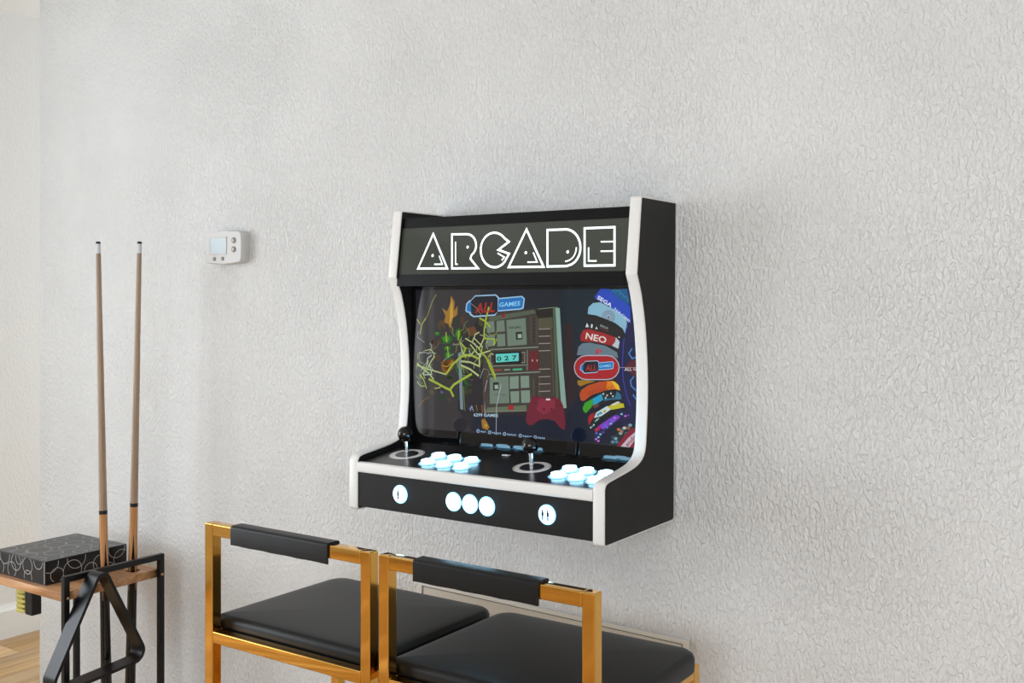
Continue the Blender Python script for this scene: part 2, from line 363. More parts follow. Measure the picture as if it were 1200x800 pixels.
# ---------------------------------------------------------------- flat print: outlines in units of 0.1 mm (x, z) on their own surface
ART=[
['P',0,[30,28,34],0,[[-15259,13212],[-9365,13265],[-9365,10046],[-11416,10036],[-14986,10026],[-15160,10091],[-15234,10279]]],
['P',1,[12,22,40],0,[[-13647,10475],[-11272,10554],[-10907,11079],[-9365,11324],[-9365,10096],[-11416,10088],[-13647,10103]]],
['P',1,[18,34,44],0,[[-11416,13193],[-10509,13205],[-10707,12466],[-11069,11766],[-11231,11063],[-11355,12107]]],
['P',1,[24,30,40],0,[[-13371,13184],[-11416,13210],[-11416,12772],[-11982,12769],[-13371,12668]]],
['P',2,[40,26,28],0,[[-11293,12458],[-11069,12496],[-11069,10897],[-11231,10888]]],
['P',1,[46,43,46],0,[[-14789,13210],[-13416,13203],[-13416,12575],[-13950,12046],[-14044,10581],[-13670,10102],[-14986,10026],[-15160,10091],[-15234,10279],[-15234,12016]]],  # greyer left area: wall reflection put into the picture colour
['P',2,[58,54,48],0,[[-13348,12650],[-11416,12825],[-11293,10692],[-13348,10512]]],
['P',2,[96,106,92],0,[[-13189,12596],[-12025,12751],[-11982,12680],[-13189,12486]]],
['P',3,[130,160,150],0,[[-11499,12807],[-11396,12790],[-11313,11583],[-11231,10748],[-11355,10741],[-11437,11754]]],
['P',3,[70,92,68],0,[[-11562,12806],[-11499,12807],[-11416,10737],[-11479,10874]]],
['L',4,[120,136,110],0.00124,False,[[-11919,12769],[-11520,12807]]],
['P',2,[22,26,36],0,[[-11982,12751],[-11562,12789],[-11562,12613],[-11961,12573]]],
['P',3,[78,76,58],0,[[-11919,12573],[-11582,12595],[-11562,12384],[-11919,12360]]],
['P',3,[104,122,108],0,[[-13257,12485],[-13054,12506],[-13031,12269],[-13234,12246]]],
['P',3,[104,122,108],0,[[-12986,12507],[-12786,12528],[-12764,12292],[-12986,12269]]],
['P',3,[104,122,108],0,[[-13234,12191],[-13031,12214],[-13031,11976],[-13234,11952]]],
['P',3,[104,122,108],0,[[-12975,12224],[-12764,12237],[-12753,11983],[-12964,11960]]],
['P',3,[104,122,108],0,[[-12730,12528],[-12239,12579],[-12207,12024],[-12697,11976]]],
['P',3,[104,122,108],0,[[-13166,11294],[-12675,11342],[-12653,10772],[-13166,10725]]],
['P',3,[118,138,124],0,[[-12642,11334],[-12413,11353],[-12413,11092],[-12642,11072]]],
['P',3,[118,138,124],0,[[-12369,11355],[-12153,11373],[-12143,11123],[-12358,11104]]],
['P',3,[118,138,124],0,[[-12631,11018],[-12402,11039],[-12402,10796],[-12609,10775]]],
['P',3,[118,138,124],0,[[-12358,11050],[-12132,11070],[-12121,10812],[-12347,10790]]],
['T',4,[44,50,44],'FINAL',[-12664,12339],[-12337,12368],0.0049,1,0],
['P',4,[24,28,26],0,[[-12489,12279],[-12326,12291],[-12315,12129],[-12478,12117]]],
['T',5,[150,170,150],'1',[-12434,12154],[-12337,12159],0.00841,1,0],
['P',4,[24,28,26],0,[[-13076,11188],[-12930,11200],[-12930,11030],[-13076,11018]]],
['T',5,[150,170,150],'1',[-13031,11053],[-12942,11061],0.00841,1,0],
['L',4,[60,70,62],0.00155,False,[[-13031,10934],[-13004,10924]]],
['L',4,[60,70,62],0.00155,False,[[-12986,10922],[-12959,10945]]],
['L',4,[60,70,62],0.00155,False,[[-12942,10909],[-12915,10929]]],
['L',4,[60,70,62],0.00155,False,[[-12897,10941],[-12870,10950]]],
['L',4,[60,70,62],0.00155,False,[[-12852,10929],[-12826,10934]]],
['L',4,[60,70,62],0.00155,False,[[-12808,10916],[-12781,10954]]],
['L',4,[60,70,62],0.00155,False,[[-12764,10948],[-12737,10938]]],
['L',4,[120,130,116],0.00248,False,[[-13144,11891],[-11919,11978]]],
['L',4,[150,150,140],0.00124,False,[[-13076,11810],[-13144,11803],[-13144,11588],[-13076,11590]]],
['L',4,[150,150,140],0.00124,False,[[-12347,11850],[-12261,11856],[-12261,11646],[-12347,11638]]],
['L',4,[150,150,140],0.00124,False,[[-12196,11908],[-12196,11479]]],
['P',3,[20,22,24],0,[[-13099,11837],[-12326,11878],[-12326,11617],[-13099,11571]]],
['P',4,[90,200,190],0,[[-13009,11798],[-12413,11841],[-12413,11672],[-13000,11619]]],
['T',5,[14,40,40],'0 2 7',[-12975,11653],[-12456,11699],0.00949,1,0],
['L',5,[120,40,44],0.00186,False,[[-13087,11773],[-13042,11776]]],
['L',5,[120,40,44],0.00186,False,[[-12330,11815],[-12291,11818]]],
['L',5,[120,40,44],0.00186,False,[[-13087,11700],[-13042,11703]]],
['L',5,[120,40,44],0.00186,False,[[-12330,11743],[-12291,11746]]],
['L',5,[120,40,44],0.00186,False,[[-13087,11627],[-13042,11630]]],
['L',5,[120,40,44],0.00186,False,[[-12330,11671],[-12291,11674]]],
['L',4,[120,130,116],0.00186,False,[[-13189,11531],[-12218,11594]]],
['L',4,[150,60,56],0.0031,False,[[-13054,11452],[-12852,11467]]],
['L',4,[120,140,120],0.0031,False,[[-12786,11470],[-12631,11480]]],
['L',4,[60,170,120],0.00372,False,[[-12565,11482],[-12326,11502]]],
['L',4,[120,130,116],0.00248,False,[[-13189,11355],[-11876,11464]]],
['P',3,[92,104,84],0,[[-13234,10638],[-12218,10752],[-12218,10645],[-13280,10544]]],
['L',4,[130,140,120],0.00124,False,[[-13280,10544],[-12218,10636]]],
['P',5,[150,30,40],0,[[-12686,10725],[-12543,10734],[-12543,10634],[-12686,10626]]],
['P',5,[130,34,40],0,[[-12852,12663],[-12764,12664],[-12764,12582],[-12852,12581]]],
['P',4,[96,30,36],0,[[-12153,11883],[-11919,11907],[-11897,11508],[-12153,11480]]],
['L',5,[220,200,190],0.00171,False,[[-12068,11716],[-12068,11671]]],
['L',5,[220,200,190],0.00171,False,[[-11950,11719],[-11950,11675]]],
['L',4,[110,90,74],0.00093,False,[[-12104,12625],[-12104,12054]]],
['L',4,[110,90,74],0.00093,False,[[-11955,12626],[-11955,12057]]],
['L',4,[30,28,26],0.00279,False,[[-12029,12590],[-12029,12551]]],
['L',4,[30,28,26],0.00279,False,[[-12029,12512],[-12029,12472]]],
['L',4,[30,28,26],0.00279,False,[[-12029,12433],[-12029,12394]]],
['L',4,[30,28,26],0.00279,False,[[-12029,12355],[-12029,12316]]],
['L',4,[30,28,26],0.00279,False,[[-12029,12276],[-12029,12237]]],
['L',4,[30,28,26],0.00279,False,[[-12029,12198],[-12029,12159]]],
['L',4,[30,28,26],0.00279,False,[[-12029,12120],[-12029,12080]]],
['L',4,[110,90,74],0.00093,False,[[-12036,11324],[-12036,10950]]],
['L',4,[110,90,74],0.00093,False,[[-11887,11331],[-11887,10958]]],
['L',4,[30,28,26],0.00279,False,[[-11961,11292],[-11961,11253]]],
['L',4,[30,28,26],0.00279,False,[[-11961,11214],[-11961,11175]]],
['L',4,[30,28,26],0.00279,False,[[-11961,11136],[-11961,11096]]],
['L',4,[30,28,26],0.00279,False,[[-11961,11057],[-11961,11018]]],
['L',4,[30,28,26],0.00279,False,[[-11961,10979],[-11961,10940]]],
['L',4,[170,150,146],0.00139,False,[[-11908,12352],[-11624,12365]]],
['L',4,[170,150,146],0.00139,False,[[-11908,12201],[-11624,12215]]],
['L',4,[170,150,146],0.00139,False,[[-11908,12049],[-11624,12065]]],
['L',4,[170,150,146],0.00139,False,[[-11908,11898],[-11624,11915]]],
['L',4,[170,150,146],0.00139,False,[[-11908,11517],[-11624,11536]]],
['L',4,[170,150,146],0.00139,False,[[-11908,11357],[-11624,11378]]],
['L',4,[170,150,146],0.00139,False,[[-11908,11206],[-11624,11228]]],
['L',4,[170,150,146],0.00139,False,[[-11908,11055],[-11624,11078]]],
['L',4,[110,74,62],0.00124,False,[[-11603,12383],[-11541,11012]]],
['P',3,[110,132,140],0,[[-14020,11782],[-13938,11822],[-13879,10553],[-13961,10567]]],
['L',4,[150,160,90],0.00093,False,[[-13879,11076],[-13833,10538]]],
['L',6,[180,180,196],0.00124,False,[[-13234,11236],[-13314,10919],[-13291,10479]]],
['L',6,[180,180,196],0.00124,False,[[-12864,11161],[-12986,10680],[-12998,10022]]],
['P',6,[104,26,44],0,[[-12077,10942],[-11993,10961],[-11803,10931],[-11544,10961],[-11381,10920],[-11311,10796],[-11253,10485],[-11265,10298],[-11357,10321],[-11520,10468],[-11708,10495],[-11898,10462],[-12041,10353],[-12161,10334],[-12234,10420],[-12198,10644],[-12137,10809]]],
['P',7,[128,38,58],0,[[-11898,10902],[-11520,10913],[-11497,10726],[-11779,10570],[-11969,10678]]],
['P',8,[90,16,32],0,[[-11959,10799],[-11966,10781],[-11983,10770],[-12004,10769],[-12021,10778],[-12027,10795],[-12021,10812],[-12004,10823],[-11983,10824],[-11966,10815]]],
['P',8,[90,16,32],0,[[-11745,10691],[-11752,10674],[-11769,10663],[-11789,10662],[-11806,10671],[-11813,10687],[-11806,10704],[-11789,10716],[-11769,10717],[-11752,10708]]],
['P',8,[90,16,32],0,[[-11557,10703],[-11563,10686],[-11580,10675],[-11601,10673],[-11617,10682],[-11624,10699],[-11617,10716],[-11601,10727],[-11580,10728],[-11563,10719]]],
['P',8,[90,16,32],0,[[-11417,10869],[-11424,10852],[-11440,10841],[-11461,10840],[-11477,10849],[-11483,10865],[-11477,10882],[-11461,10893],[-11440,10894],[-11424,10885]]],
['P',8,[90,16,32],0,[[-11348,10794],[-11354,10777],[-11370,10766],[-11391,10765],[-11407,10774],[-11414,10790],[-11407,10807],[-11391,10818],[-11370,10819],[-11354,10810]]],
['P',8,[90,16,32],0,[[-11440,10799],[-11447,10782],[-11463,10771],[-11484,10769],[-11500,10779],[-11507,10795],[-11500,10812],[-11484,10823],[-11463,10824],[-11447,10815]]],
['P',8,[210,210,220],0,[[-11727,10915],[-11626,10921],[-11626,10887],[-11727,10881]]],
['P',5,[150,190,220],0,[[-13557,13056],[-13003,13078],[-12925,13018],[-12919,13000],[-12328,13045],[-12255,12987],[-12288,12776],[-12369,12753],[-12953,12708],[-13026,12621],[-13600,12580],[-13702,12633],[-13716,12674],[-13789,12688],[-13821,12720],[-13798,12877],[-13716,12947],[-13664,12958]]],
['P',6,[30,110,180],0,[[-13768,12865],[-13702,12919],[-13644,12912],[-13644,12691],[-13745,12707],[-13786,12730]]],
['P',6,[30,110,180],0,[[-12930,12973],[-12342,13018],[-12288,12978],[-12320,12798],[-12383,12780],[-12947,12735]]],
['P',7,[22,26,38],0,[[-13548,13032],[-13017,13050],[-12953,13000],[-12953,12708],[-13037,12648],[-13586,12611],[-13664,12661],[-13670,12935]]],
['T',8,[160,36,32],'ALL',[-13557,12669],[-13031,12707],0.02104,1,0.25],
['T',8,[130,200,240],'GAMES',[-12919,12809],[-12380,12843],0.00918,1,0.25],
['P',2,[22,26,64],0,[[-9966,13186],[-9644,13184],[-9588,10078],[-9871,10055],[-10081,10952],[-10043,11969]]],
['P',3,[34,70,180],0,[[-10436,13183],[-10248,13182],[-9762,12834],[-9754,12497],[-9795,12518],[-9995,12686],[-10333,12891],[-10539,12973],[-10573,13026]]],
['P',4,[20,84,130],0,[[-10240,13167],[-9829,13180],[-9771,12864],[-9995,12966]]],
['L',5,[50,140,190],0.00108,False,[[-10113,13100],[-10029,13151],[-9962,13114]]],
['L',5,[50,140,190],0.00108,False,[[-10012,13055],[-9978,13099],[-9912,13070],[-9928,13018]]],
['L',5,[50,140,190],0.00108,False,[[-9912,12996],[-9862,13040],[-9812,12981],[-9829,12922]]],
['L',5,[50,140,190],0.00108,False,[[-10180,13129],[-10096,13166]]],
['T',5,[225,232,248],'SEGA',[-10518,12988],[-10197,12810],0.00765,1,0],
['T',5,[190,200,230],'NAOMI',[-10130,12770],[-9795,12518],0.00551,1,0],
['P',4,[130,178,200],0,[[-10730,12679],[-10712,12815],[-10608,12898],[-10436,12914],[-10096,12759],[-9862,12613],[-9825,12437],[-9887,12296],[-9945,12376],[-10096,12477],[-10556,12651]]],
['L',5,[120,70,70],0.00116,True,[[-10112,12625],[-10121,12583],[-10145,12546],[-10182,12519],[-10228,12504],[-10276,12503],[-10322,12517],[-10359,12545],[-10384,12581],[-10392,12624],[-10383,12666],[-10358,12703],[-10320,12730],[-10274,12745],[-10225,12744],[-10180,12730],[-10143,12702],[-10120,12665]]],
['L',5,[120,70,70],0.00116,True,[[-10149,12625],[-10155,12594],[-10173,12567],[-10200,12546],[-10234,12535],[-10270,12535],[-10303,12545],[-10331,12566],[-10349,12593],[-10355,12624],[-10348,12655],[-10330,12682],[-10302,12702],[-10268,12713],[-10232,12713],[-10199,12702],[-10172,12681],[-10155,12654]]],
['L',5,[120,70,70],0.00116,True,[[-10186,12625],[-10190,12605],[-10201,12587],[-10219,12574],[-10240,12567],[-10263,12567],[-10285,12574],[-10302,12586],[-10314,12604],[-10318,12624],[-10313,12644],[-10302,12661],[-10284,12674],[-10262,12681],[-10239,12681],[-10218,12674],[-10200,12661],[-10189,12643]]],
['P',5,[120,70,70],0,[[-10228,12614],[-10233,12599],[-10244,12590],[-10259,12589],[-10270,12599],[-10275,12613],[-10270,12629],[-10259,12638],[-10244,12638],[-10233,12629]]],
['P',6,[28,30,31],0,[[-10808,12618],[-10556,12658],[-10333,12586],[-10096,12504],[-9928,12391],[-9845,12231],[-9928,12200],[-10333,12295],[-10730,12363]]],
['P',7,[200,208,210],0,[[-10782,12407],[-10747,12501],[-10698,12415]]],
['P',7,[200,208,210],0,[[-10651,12477],[-10608,12463],[-10622,12392],[-10657,12403]]],
['P',7,[200,208,210],0,[[-10556,12381],[-10525,12426],[-10494,12373]]],
['P',7,[200,208,210],0,[[-10037,12219],[-10009,12245],[-9988,12210]]],
['T',7,[140,160,160],'SEGA',[-10449,12435],[-10260,12371],0.00428,1,0],
['L',7,[110,40,40],0.00186,False,[[-10436,12398],[-10248,12334]]],
['P',7,[150,36,38],0,[[-10895,12129],[-10902,12237],[-10832,12352],[-10707,12376],[-10362,12301],[-10084,12221],[-10096,12137],[-10168,12050],[-10559,12115],[-10757,12117]]],
['P',7,[180,190,200],0,[[-10084,12221],[-10000,12139],[-10029,11994],[-10168,12050],[-10096,12137]]],
['T',8,[220,212,206],'NEO',[-10782,12181],[-10309,12093],0.01285,1,0],
['P',8,[96,118,130],0,[[-10983,11838],[-10945,12008],[-10857,12082],[-10682,12101],[-10314,12046],[-10060,11926],[-10029,11811],[-10314,11859],[-10559,11856]]],
['T',9,[190,30,60],'P',[-10539,11865],[-10411,11856],0.01147,1,0],
['P',9,[170,170,184],0,[[-10280,11863],[-10171,11848],[-10080,11797],[-10018,11718],[-9997,11624],[-10018,11528],[-10080,11445],[-10171,11387],[-10280,11363],[-10761,11342],[-10873,11356],[-10969,11407],[-11034,11487],[-11056,11584],[-11034,11683],[-10969,11767],[-10873,11826],[-10761,11849]]],
['P',10,[160,28,34],0,[[-10279,11843],[-10178,11829],[-10094,11782],[-10038,11710],[-10018,11623],[-10038,11535],[-10094,11459],[-10178,11405],[-10279,11384],[-10763,11362],[-10866,11376],[-10954,11422],[-11013,11496],[-11034,11585],[-11013,11675],[-10954,11753],[-10866,11807],[-10763,11828]]],
['P',11,[150,190,220],0,[[-10780,11726],[-10504,11747],[-10464,11717],[-10462,11707],[-10163,11742],[-10125,11712],[-10142,11597],[-10183,11584],[-10478,11550],[-10515,11502],[-10801,11472],[-10851,11499],[-10858,11521],[-10894,11527],[-10910,11543],[-10898,11627],[-10858,11665],[-10833,11672]]],
['P',12,[30,110,180],0,[[-10884,11621],[-10851,11651],[-10823,11648],[-10823,11531],[-10873,11537],[-10893,11549]]],
['P',12,[30,110,180],0,[[-10467,11692],[-10169,11727],[-10142,11706],[-10158,11609],[-10190,11598],[-10476,11565]]],
['P',13,[22,26,38],0,[[-10775,11714],[-10511,11732],[-10478,11707],[-10478,11550],[-10521,11517],[-10794,11489],[-10833,11514],[-10835,11660]]],
['T',14,[160,36,32],'ALL',[-10780,11520],[-10518,11549],0.01202,1,0.25],
['T',14,[130,200,240],'GAMES',[-10462,11605],[-10189,11632],0.00525,1,0.25],
['L',10,[170,150,160],0.00077,False,[[-10005,11625],[-9644,11635]]],
['L',10,[110,80,90],0.00077,False,[[-11038,11593],[-10927,11598]]],
['P',9,[80,26,34],0,[[-9909,11636],[-9701,11794],[-9626,11797],[-9626,11446],[-9701,11476]]],
['T',11,[200,200,210],'ALL G',[-9890,11562],[-9626,11583],0.00581,1,0],
['P',7,[150,110,30],0,[[-10970,11325],[-10767,11346],[-10544,11325],[-10745,11269],[-10902,11207],[-10965,11247]]],
['P',8,[176,70,24],0,[[-10902,10958],[-10920,11055],[-10879,11135],[-10722,11239],[-10455,11325],[-10280,11341],[-10301,11160],[-10633,11050],[-10807,10921],[-10879,10917]]],
['P',8,[210,120,22],0,[[-10323,11339],[-10138,11353],[-10030,11281],[-9987,11170],[-10106,11192],[-10323,11159]]],
['P',9,[220,180,40],0,[[-10192,11348],[-10095,11334],[-10019,11273],[-9989,11179],[-10073,11198]]],
['L',9,[130,30,20],0.00124,False,[[-10718,11046],[-10655,11130]]],
['L',9,[130,30,20],0.00124,False,[[-10633,11070],[-10570,11152]]],
['L',9,[130,30,20],0.00124,False,[[-10548,11093],[-10486,11173]]],
['L',9,[130,30,20],0.00124,False,[[-10464,11117],[-10402,11195]]],
['L',9,[130,30,20],0.00124,False,[[-10380,11140],[-10319,11216]]],
['L',9,[130,30,20],0.00124,False,[[-10297,11164],[-10236,11237]]],
['L',9,[130,30,20],0.00124,False,[[-10214,11187],[-10153,11259]]],
['P',9,[26,26,30],0,[[-10868,10766],[-10801,10921],[-10566,11031],[-10301,11144],[-10062,11179],[-9955,11105],[-9937,10969],[-10236,10937],[-10544,10824],[-10756,10641],[-10839,10680]]],
['P',10,[50,150,30],0,[[-10846,10777],[-10789,10883],[-10610,10974],[-10588,10860],[-10767,10675],[-10825,10706]]],
['P',10,[30,150,190],0,[[-10610,10978],[-10411,11081],[-10367,10968],[-10544,10862],[-10597,10836]]],
['P',10,[40,110,140],0,[[-10062,11156],[-9976,11094],[-9959,11000],[-10192,10978],[-10345,10946],[-10356,10988],[-10106,11011]]],
['P',11,[180,190,190],0,[[-10348,11084],[-10353,11068],[-10367,11061],[-10381,11067],[-10387,11082],[-10381,11098],[-10367,11106],[-10353,11100]]],
['P',11,[180,190,190],0,[[-10260,11060],[-10266,11044],[-10280,11037],[-10293,11043],[-10299,11058],[-10293,11074],[-10280,11081],[-10266,11076]]],
['P',11,[180,190,190],0,[[-10173,11103],[-10179,11087],[-10192,11080],[-10206,11086],[-10212,11101],[-10206,11117],[-10192,11124],[-10179,11118]]],
['P',11,[180,190,190],0,[[-10130,11048],[-10135,11032],[-10149,11025],[-10163,11031],[-10168,11046],[-10163,11062],[-10149,11069],[-10135,11063]]],
['P',11,[180,190,190],0,[[-10293,11011],[-10299,10995],[-10312,10987],[-10326,10993],[-10332,11009],[-10326,11025],[-10312,11032],[-10299,11026]]],
['P',11,[90,56,44],0,[[-10633,10838],[-10477,10885],[-10451,10839],[-10566,10774]]],
['P',10,[22,22,26],0,[[-10733,10561],[-10689,10651],[-10522,10738],[-10192,10930],[-10030,10987],[-9901,10941],[-9847,10808],[-10062,10742],[-10367,10592],[-10566,10444],[-10651,10342]]],
['P',11,[160,24,36],0,[[-10718,10581],[-10666,10652],[-10555,10698],[-10588,10609],[-10700,10427]]],
['P',11,[190,210,214],0,[[-10577,10590],[-10533,10699],[-10280,10849],[-10192,10787],[-10411,10639]]],
['P',11,[190,180,40],0,[[-10258,10844],[-10084,10917],[-9912,10918],[-9890,10843],[-10062,10804],[-10192,10776]]],
['P',12,[60,140,170],0,[[-10522,10671],[-10411,10735],[-10389,10689],[-10500,10624]]],
['P',12,[170,160,50],0,[[-10378,10737],[-10323,10775],[-10301,10733],[-10356,10704]]],
['P',12,[200,206,206],0,[[-10192,10882],[-10041,10952],[-9976,10937],[-10149,10862]]],
['P',12,[210,214,210],0,[[-10637,10393],[-10642,10379],[-10655,10373],[-10668,10378],[-10673,10391],[-10668,10404],[-10655,10411],[-10642,10406]]],
['P',12,[90,170,170],0,[[-10602,10423],[-10607,10409],[-10619,10402],[-10632,10407],[-10637,10420],[-10632,10434],[-10619,10440],[-10607,10436]]],
['P',12,[210,214,210],0,[[-10566,10452],[-10571,10438],[-10584,10432],[-10596,10437],[-10602,10450],[-10596,10463],[-10584,10470],[-10571,10465]]],
['P',12,[90,170,170],0,[[-10531,10528],[-10536,10514],[-10548,10508],[-10561,10512],[-10566,10525],[-10561,10539],[-10548,10545],[-10536,10541]]],
['P',12,[210,214,210],0,[[-10495,10557],[-10500,10543],[-10513,10537],[-10525,10542],[-10531,10555],[-10525,10568],[-10513,10575],[-10500,10570]]],
['P',12,[90,170,170],0,[[-10460,10586],[-10465,10573],[-10477,10566],[-10490,10571],[-10495,10584],[-10490,10598],[-10477,10604],[-10465,10599]]],
['P',12,[210,214,210],0,[[-10424,10662],[-10430,10648],[-10442,10642],[-10455,10646],[-10460,10659],[-10455,10673],[-10442,10679],[-10430,10675]]],
['P',12,[90,170,170],0,[[-10389,10691],[-10394,10677],[-10407,10671],[-10419,10676],[-10424,10688],[-10419,10702],[-10407,10708],[-10394,10704]]],
['P',12,[210,214,210],0,[[-10354,10720],[-10359,10706],[-10372,10700],[-10384,10705],[-10389,10718],[-10384,10731],[-10372,10737],[-10359,10733]]],
['P',12,[36,24,70],0,[[-10584,10204],[-10566,10359],[-10236,10601],[-10062,10722],[-9837,10774],[-9737,10679],[-9784,10623],[-10062,10525],[-10301,10355],[-10411,10188],[-10522,10089]]],
['P',13,[120,60,190],0,[[-10500,10422],[-10236,10593],[-10095,10679],[-9976,10648],[-10192,10481],[-10367,10374]]],
['P',13,[170,30,70],0,[[-10566,10369],[-10411,10463],[-10455,10367],[-10544,10303]]],
['P',14,[70,110,200],0,[[-10492,10288],[-10501,10273],[-10522,10265],[-10543,10269],[-10551,10283],[-10543,10299],[-10522,10306],[-10501,10302]]],
['P',14,[110,190,200],0,[[-10448,10214],[-10457,10199],[-10477,10191],[-10498,10196],[-10507,10210],[-10498,10225],[-10477,10232],[-10457,10228]]],
['P',14,[190,110,210],0,[[-10503,10171],[-10512,10156],[-10533,10149],[-10554,10153],[-10562,10167],[-10554,10182],[-10533,10190],[-10512,10185]]],
['P',14,[90,60,170],0,[[-10338,10318],[-10347,10303],[-10367,10296],[-10388,10300],[-10397,10314],[-10388,10329],[-10367,10336],[-10347,10332]]],
['P',14,[70,110,200],0,[[-10250,10420],[-10259,10405],[-10280,10398],[-10300,10402],[-10309,10416],[-10300,10431],[-10280,10438],[-10259,10434]]],
['P',14,[110,190,200],0,[[-10163,10503],[-10172,10488],[-10192,10480],[-10213,10485],[-10221,10499],[-10213,10514],[-10192,10521],[-10172,10516]]],
['P',14,[190,110,210],0,[[-10077,10623],[-10085,10608],[-10106,10600],[-10126,10605],[-10134,10619],[-10126,10634],[-10106,10641],[-10085,10636]]],
['P',14,[90,60,170],0,[[-10012,10665],[-10020,10650],[-10041,10643],[-10061,10647],[-10069,10661],[-10061,10676],[-10041,10683],[-10020,10679]]],
['P',14,[70,110,200],0,[[-10120,10563],[-10128,10548],[-10149,10540],[-10169,10545],[-10178,10559],[-10169,10574],[-10149,10581],[-10128,10576]]],
['P',14,[110,190,200],0,[[-9926,10708],[-9934,10693],[-9955,10686],[-9975,10691],[-9983,10705],[-9975,10719],[-9955,10727],[-9934,10722]]],
['P',14,[190,110,210],0,[[-9840,10676],[-9849,10661],[-9869,10654],[-9889,10658],[-9897,10672],[-9889,10687],[-9869,10694],[-9849,10689]]],
['P',14,[90,60,170],0,[[-9776,10699],[-9785,10684],[-9805,10677],[-9825,10681],[-9833,10695],[-9825,10710],[-9805,10717],[-9785,10712]]],
['P',14,[70,110,200],0,[[-10294,10455],[-10303,10440],[-10323,10433],[-10344,10437],[-10353,10451],[-10344,10466],[-10323,10474],[-10303,10469]]],
['P',14,[110,190,200],0,[[-10404,10275],[-10413,10260],[-10433,10252],[-10454,10257],[-10463,10271],[-10454,10286],[-10433,10293],[-10413,10289]]],
['P',14,[190,110,210],0,[[-10448,10137],[-10457,10122],[-10477,10114],[-10498,10119],[-10507,10133],[-10498,10148],[-10477,10155],[-10457,10151]]],
['P',14,[90,60,170],0,[[-10207,10538],[-10215,10523],[-10236,10515],[-10257,10520],[-10265,10534],[-10257,10549],[-10236,10556],[-10215,10552]]],
['P',12,[30,44,50],0,[[-10258,10047],[-10192,10195],[-9998,10400],[-9762,10549],[-9656,10499],[-9677,10445],[-9890,10313],[-10084,10047]]],
['P',13,[150,150,150],0,[[-9934,10328],[-9944,10308],[-9969,10296],[-9997,10298],[-10016,10312],[-10016,10333],[-9997,10350],[-9969,10356],[-9944,10347]]],
['P',13,[70,120,140],0,[[-10020,10151],[-10030,10131],[-10055,10118],[-10083,10120],[-10102,10134],[-10102,10155],[-10083,10173],[-10055,10178],[-10030,10170]]],
['P',13,[40,90,110],0,[[-9891,10407],[-9901,10387],[-9926,10375],[-9954,10377],[-9973,10391],[-9973,10412],[-9954,10429],[-9926,10435],[-9901,10426]]],
['P',13,[150,90,60],0,[[-9763,10445],[-9773,10425],[-9798,10413],[-9826,10414],[-9844,10429],[-9844,10449],[-9826,10467],[-9798,10472],[-9773,10464]]],
['P',13,[40,70,90],0,[[-10106,10240],[-10116,10219],[-10142,10207],[-10170,10208],[-10189,10223],[-10189,10244],[-10170,10261],[-10142,10267],[-10116,10259]]],
['P',13,[190,100,50],0,[[-9977,10401],[-9987,10381],[-10012,10369],[-10040,10370],[-10059,10385],[-10059,10406],[-10040,10423],[-10012,10429],[-9987,10420]]],
['P',13,[190,190,190],0,[[-9848,10439],[-9858,10419],[-9883,10407],[-9911,10408],[-9930,10423],[-9930,10443],[-9911,10461],[-9883,10466],[-9858,10458]]],
['P',13,[120,160,180],0,[[-9721,10504],[-9730,10484],[-9755,10472],[-9783,10474],[-9801,10488],[-9801,10509],[-9783,10526],[-9755,10532],[-9730,10523]]],
['P',13,[90,130,150],0,[[-10106,10144],[-10116,10124],[-10142,10112],[-10170,10113],[-10189,10128],[-10189,10148],[-10170,10166],[-10142,10172],[-10116,10163]]],
['P',13,[120,160,170],0,[[-10042,10216],[-10052,10196],[-10077,10183],[-10105,10185],[-10124,10199],[-10124,10220],[-10105,10238],[-10077,10243],[-10052,10235]]],
['P',13,[150,110,90],0,[[-9913,10368],[-9922,10348],[-9947,10336],[-9976,10337],[-9994,10352],[-9994,10372],[-9976,10390],[-9947,10395],[-9922,10387]]],
['P',13,[60,90,100],0,[[-9806,10338],[-9816,10318],[-9840,10306],[-9868,10307],[-9887,10322],[-9887,10342],[-9868,10360],[-9840,10365],[-9816,10357]]],
['P',13,[130,24,50],0,[[-10080,10042],[-9890,10294],[-9762,10413],[-9635,10463],[-9625,10050]]],
['P',14,[190,180,190],0,[[-9976,10060],[-9805,10247],[-9625,10398],[-9625,10257],[-9784,10060]]],
['T',15,[150,30,60],'endo',[-9822,10068],[-9618,10276],0.00841,1,0],
['L',5,[56,56,160],0.00201,False,[[-9833,12479],[-9909,12141],[-9938,11719],[-9919,11383],[-9852,11100],[-9757,10870]]],
['L',6,[70,130,200],0.00232,False,[[-9720,12011],[-9795,11909],[-9720,11810],[-9607,11847]]],
['L',6,[70,130,200],0.00232,False,[[-9626,11178],[-9738,11273],[-9757,11373],[-9682,11460]]],
['L',6,[70,130,200],0.00232,False,[[-9607,10979],[-9701,11107]]],
['T',9,[170,200,214],'6299 GAMES',[-13593,10430],[-12942,10457],0.00673,1,0],
['P',9,[130,160,190],0,[[-13428,10123],[-13437,10097],[-13460,10080],[-13488,10078],[-13511,10092],[-13520,10116],[-13511,10142],[-13488,10159],[-13460,10161],[-13437,10147]]],
['P',10,[14,18,34],0,[[-13453,10121],[-13459,10106],[-13474,10099],[-13488,10104],[-13494,10118],[-13488,10133],[-13474,10140],[-13459,10135]]],
['L',9,[130,160,186],0.00341,False,[[-13405,10116],[-13371,10117]]],
['L',9,[130,160,186],0.00341,False,[[-13355,10116],[-13321,10108]]],
['L',9,[130,160,186],0.00341,False,[[-13305,10116],[-13270,10117]]],
['P',9,[130,160,190],0,[[-13121,10118],[-13130,10092],[-13152,10075],[-13180,10073],[-13203,10087],[-13212,10111],[-13203,10137],[-13180,10154],[-13152,10156],[-13130,10142]]],
